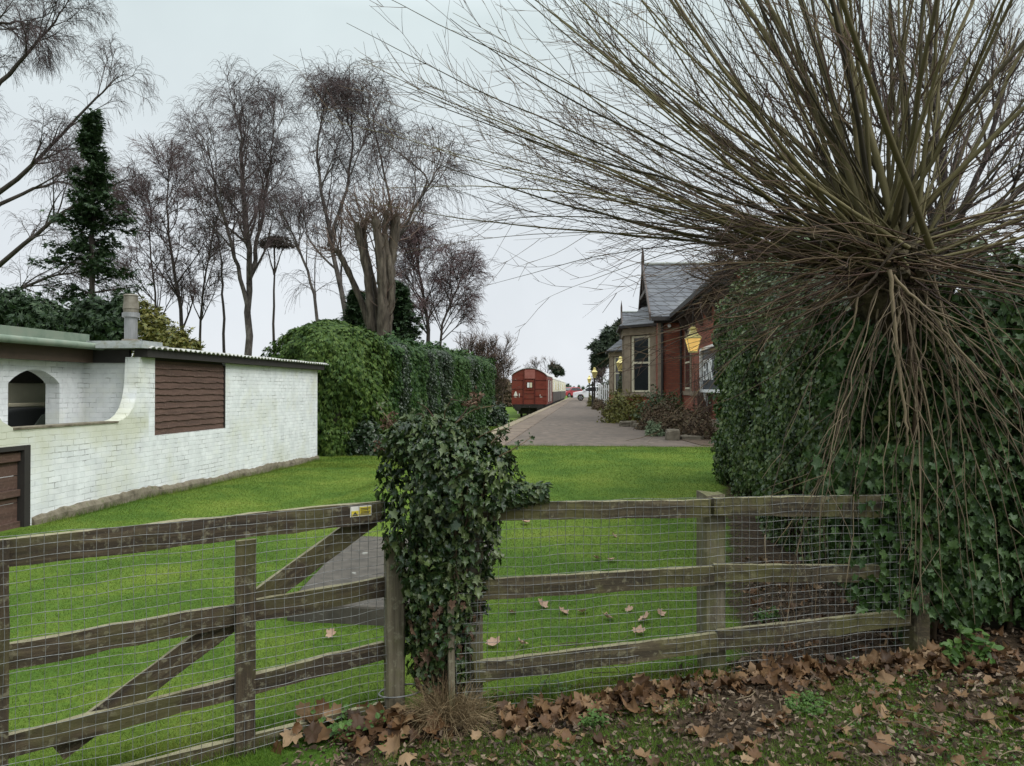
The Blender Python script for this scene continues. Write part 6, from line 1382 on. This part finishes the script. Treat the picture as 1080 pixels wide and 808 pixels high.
def weed_clump(name, label, u, v, r_, h_, n, size, shape, m):
    c = gp(u, v); s = thing(name, c, label, 'weed')
    k = max(6, n//14); a_ = RG.uniform(0, 2*PI, k); q = np.sqrt(RG.uniform(0, 1, k))*r_
    p = np.stack([c[0]+q*np.cos(a_), c[1]+q*np.sin(a_)*.7, 0*q], 1); p[:, 2] = gz(p[:, 0], p[:, 1])
    Q = path(p, np.stack([np.cos(a_)*.5, np.sin(a_)*.5, np.ones(k)], 1), RG.uniform(.5, 1.1, k)*h_, 6, .1, .08)
    mb = MB(); mb.tubes(Q, np.broadcast_to(np.linspace(.003, .0015, 6), (k, 6)), 4); mb.build('stems', m, s)
    i = RG.integers(0, k, n); j = RG.integers(1, 6, n); P = Q[i, j]+RG.normal(0, .012, (n, 3)); b_ = RG.uniform(0, 2*PI, n)
    mb = MB(); leaves(mb, P, RG.normal(0, .3, (n, 3))+[0, -.3, 1], np.stack([np.cos(b_), np.sin(b_), 0*b_-.2], 1), RG.uniform(.6, 1.2, n)*size, shape, .15); mb.build('foliage', m, s)
weed_clump('nettle_clump', 'fresh green nettle clump at the foot of the right hand fence post', 1012, 702, .11, .22, 130, .06, oval_shape(.33, .06, .2), M['weed'])
weed_clump('weed_clump', 'rounded bright green feathery weed in the leaf litter', 852, 748, .10, .06, 420, .022, SPRAY, M['weed'])
weed_clump('weed_clump', 'bright green weed at the near edge of the leaf drift', 628, 764, .07, .06, 200, .024, SPRAY, M['weed'])
weed_clump('weed_clump', 'low green weed patch just behind the fence beside the middle post', 806, 655, .09, .09, 110, .035, oval_shape(.35), M['weed'])
weed_clump('weed_clump', 'green weed at the foot of the wire left of the leaf drift', 580, 735, .10, .07, 200, .026, oval_shape(.38), M['weed'])
weed_clump('weed_clump', 'green weed tangle at the bottom of the gate', 372, 775, .14, .12, 180, .034, oval_shape(.38), M['weed'])
# single leaves lying on the lawn behind the fence
mb = MB(); leaves(mb, np.array([[0, 0, .02]]), np.array([[0.1, -.35, 1.]]), np.array([[1., .2, 0]]), [.075], MAPLE, .35)
lf0 = mb.build('fallen_leaf', M['lawn_leaf'], smooth=True)
first = True
for (u, v, sz) in ((551, 554, 1.5), (631, 592, 1.0), (648, 593, 1.0), (646, 567, .8), (568, 642, 1.2), (590, 649, 1.1), (641, 656, 1.1), (662, 645, .8), (682, 655, 1.2), (671, 668, 1.1), (553, 684, 1.0), (542, 649, .8), (523, 680, 1.3), (693, 650, .9), (618, 648, .9), (346, 673, 1.0), (380, 698, .8)):
    o = lf0 if first else lf0.copy()
    if not first: C.objects.link(o)
    first = False
    p = gp(u, v, .004); o.location = Vector([float(c) for c in p]); o.rotation_euler = (random.uniform(-.3, .3), random.uniform(-.3, .3), random.uniform(0, 6.28)); o.scale = (sz,)*3
    tag(o, 'pale brown curled leaf lying on the lawn seen through the wire', 'leaf', 'fallen leaves on the lawn')
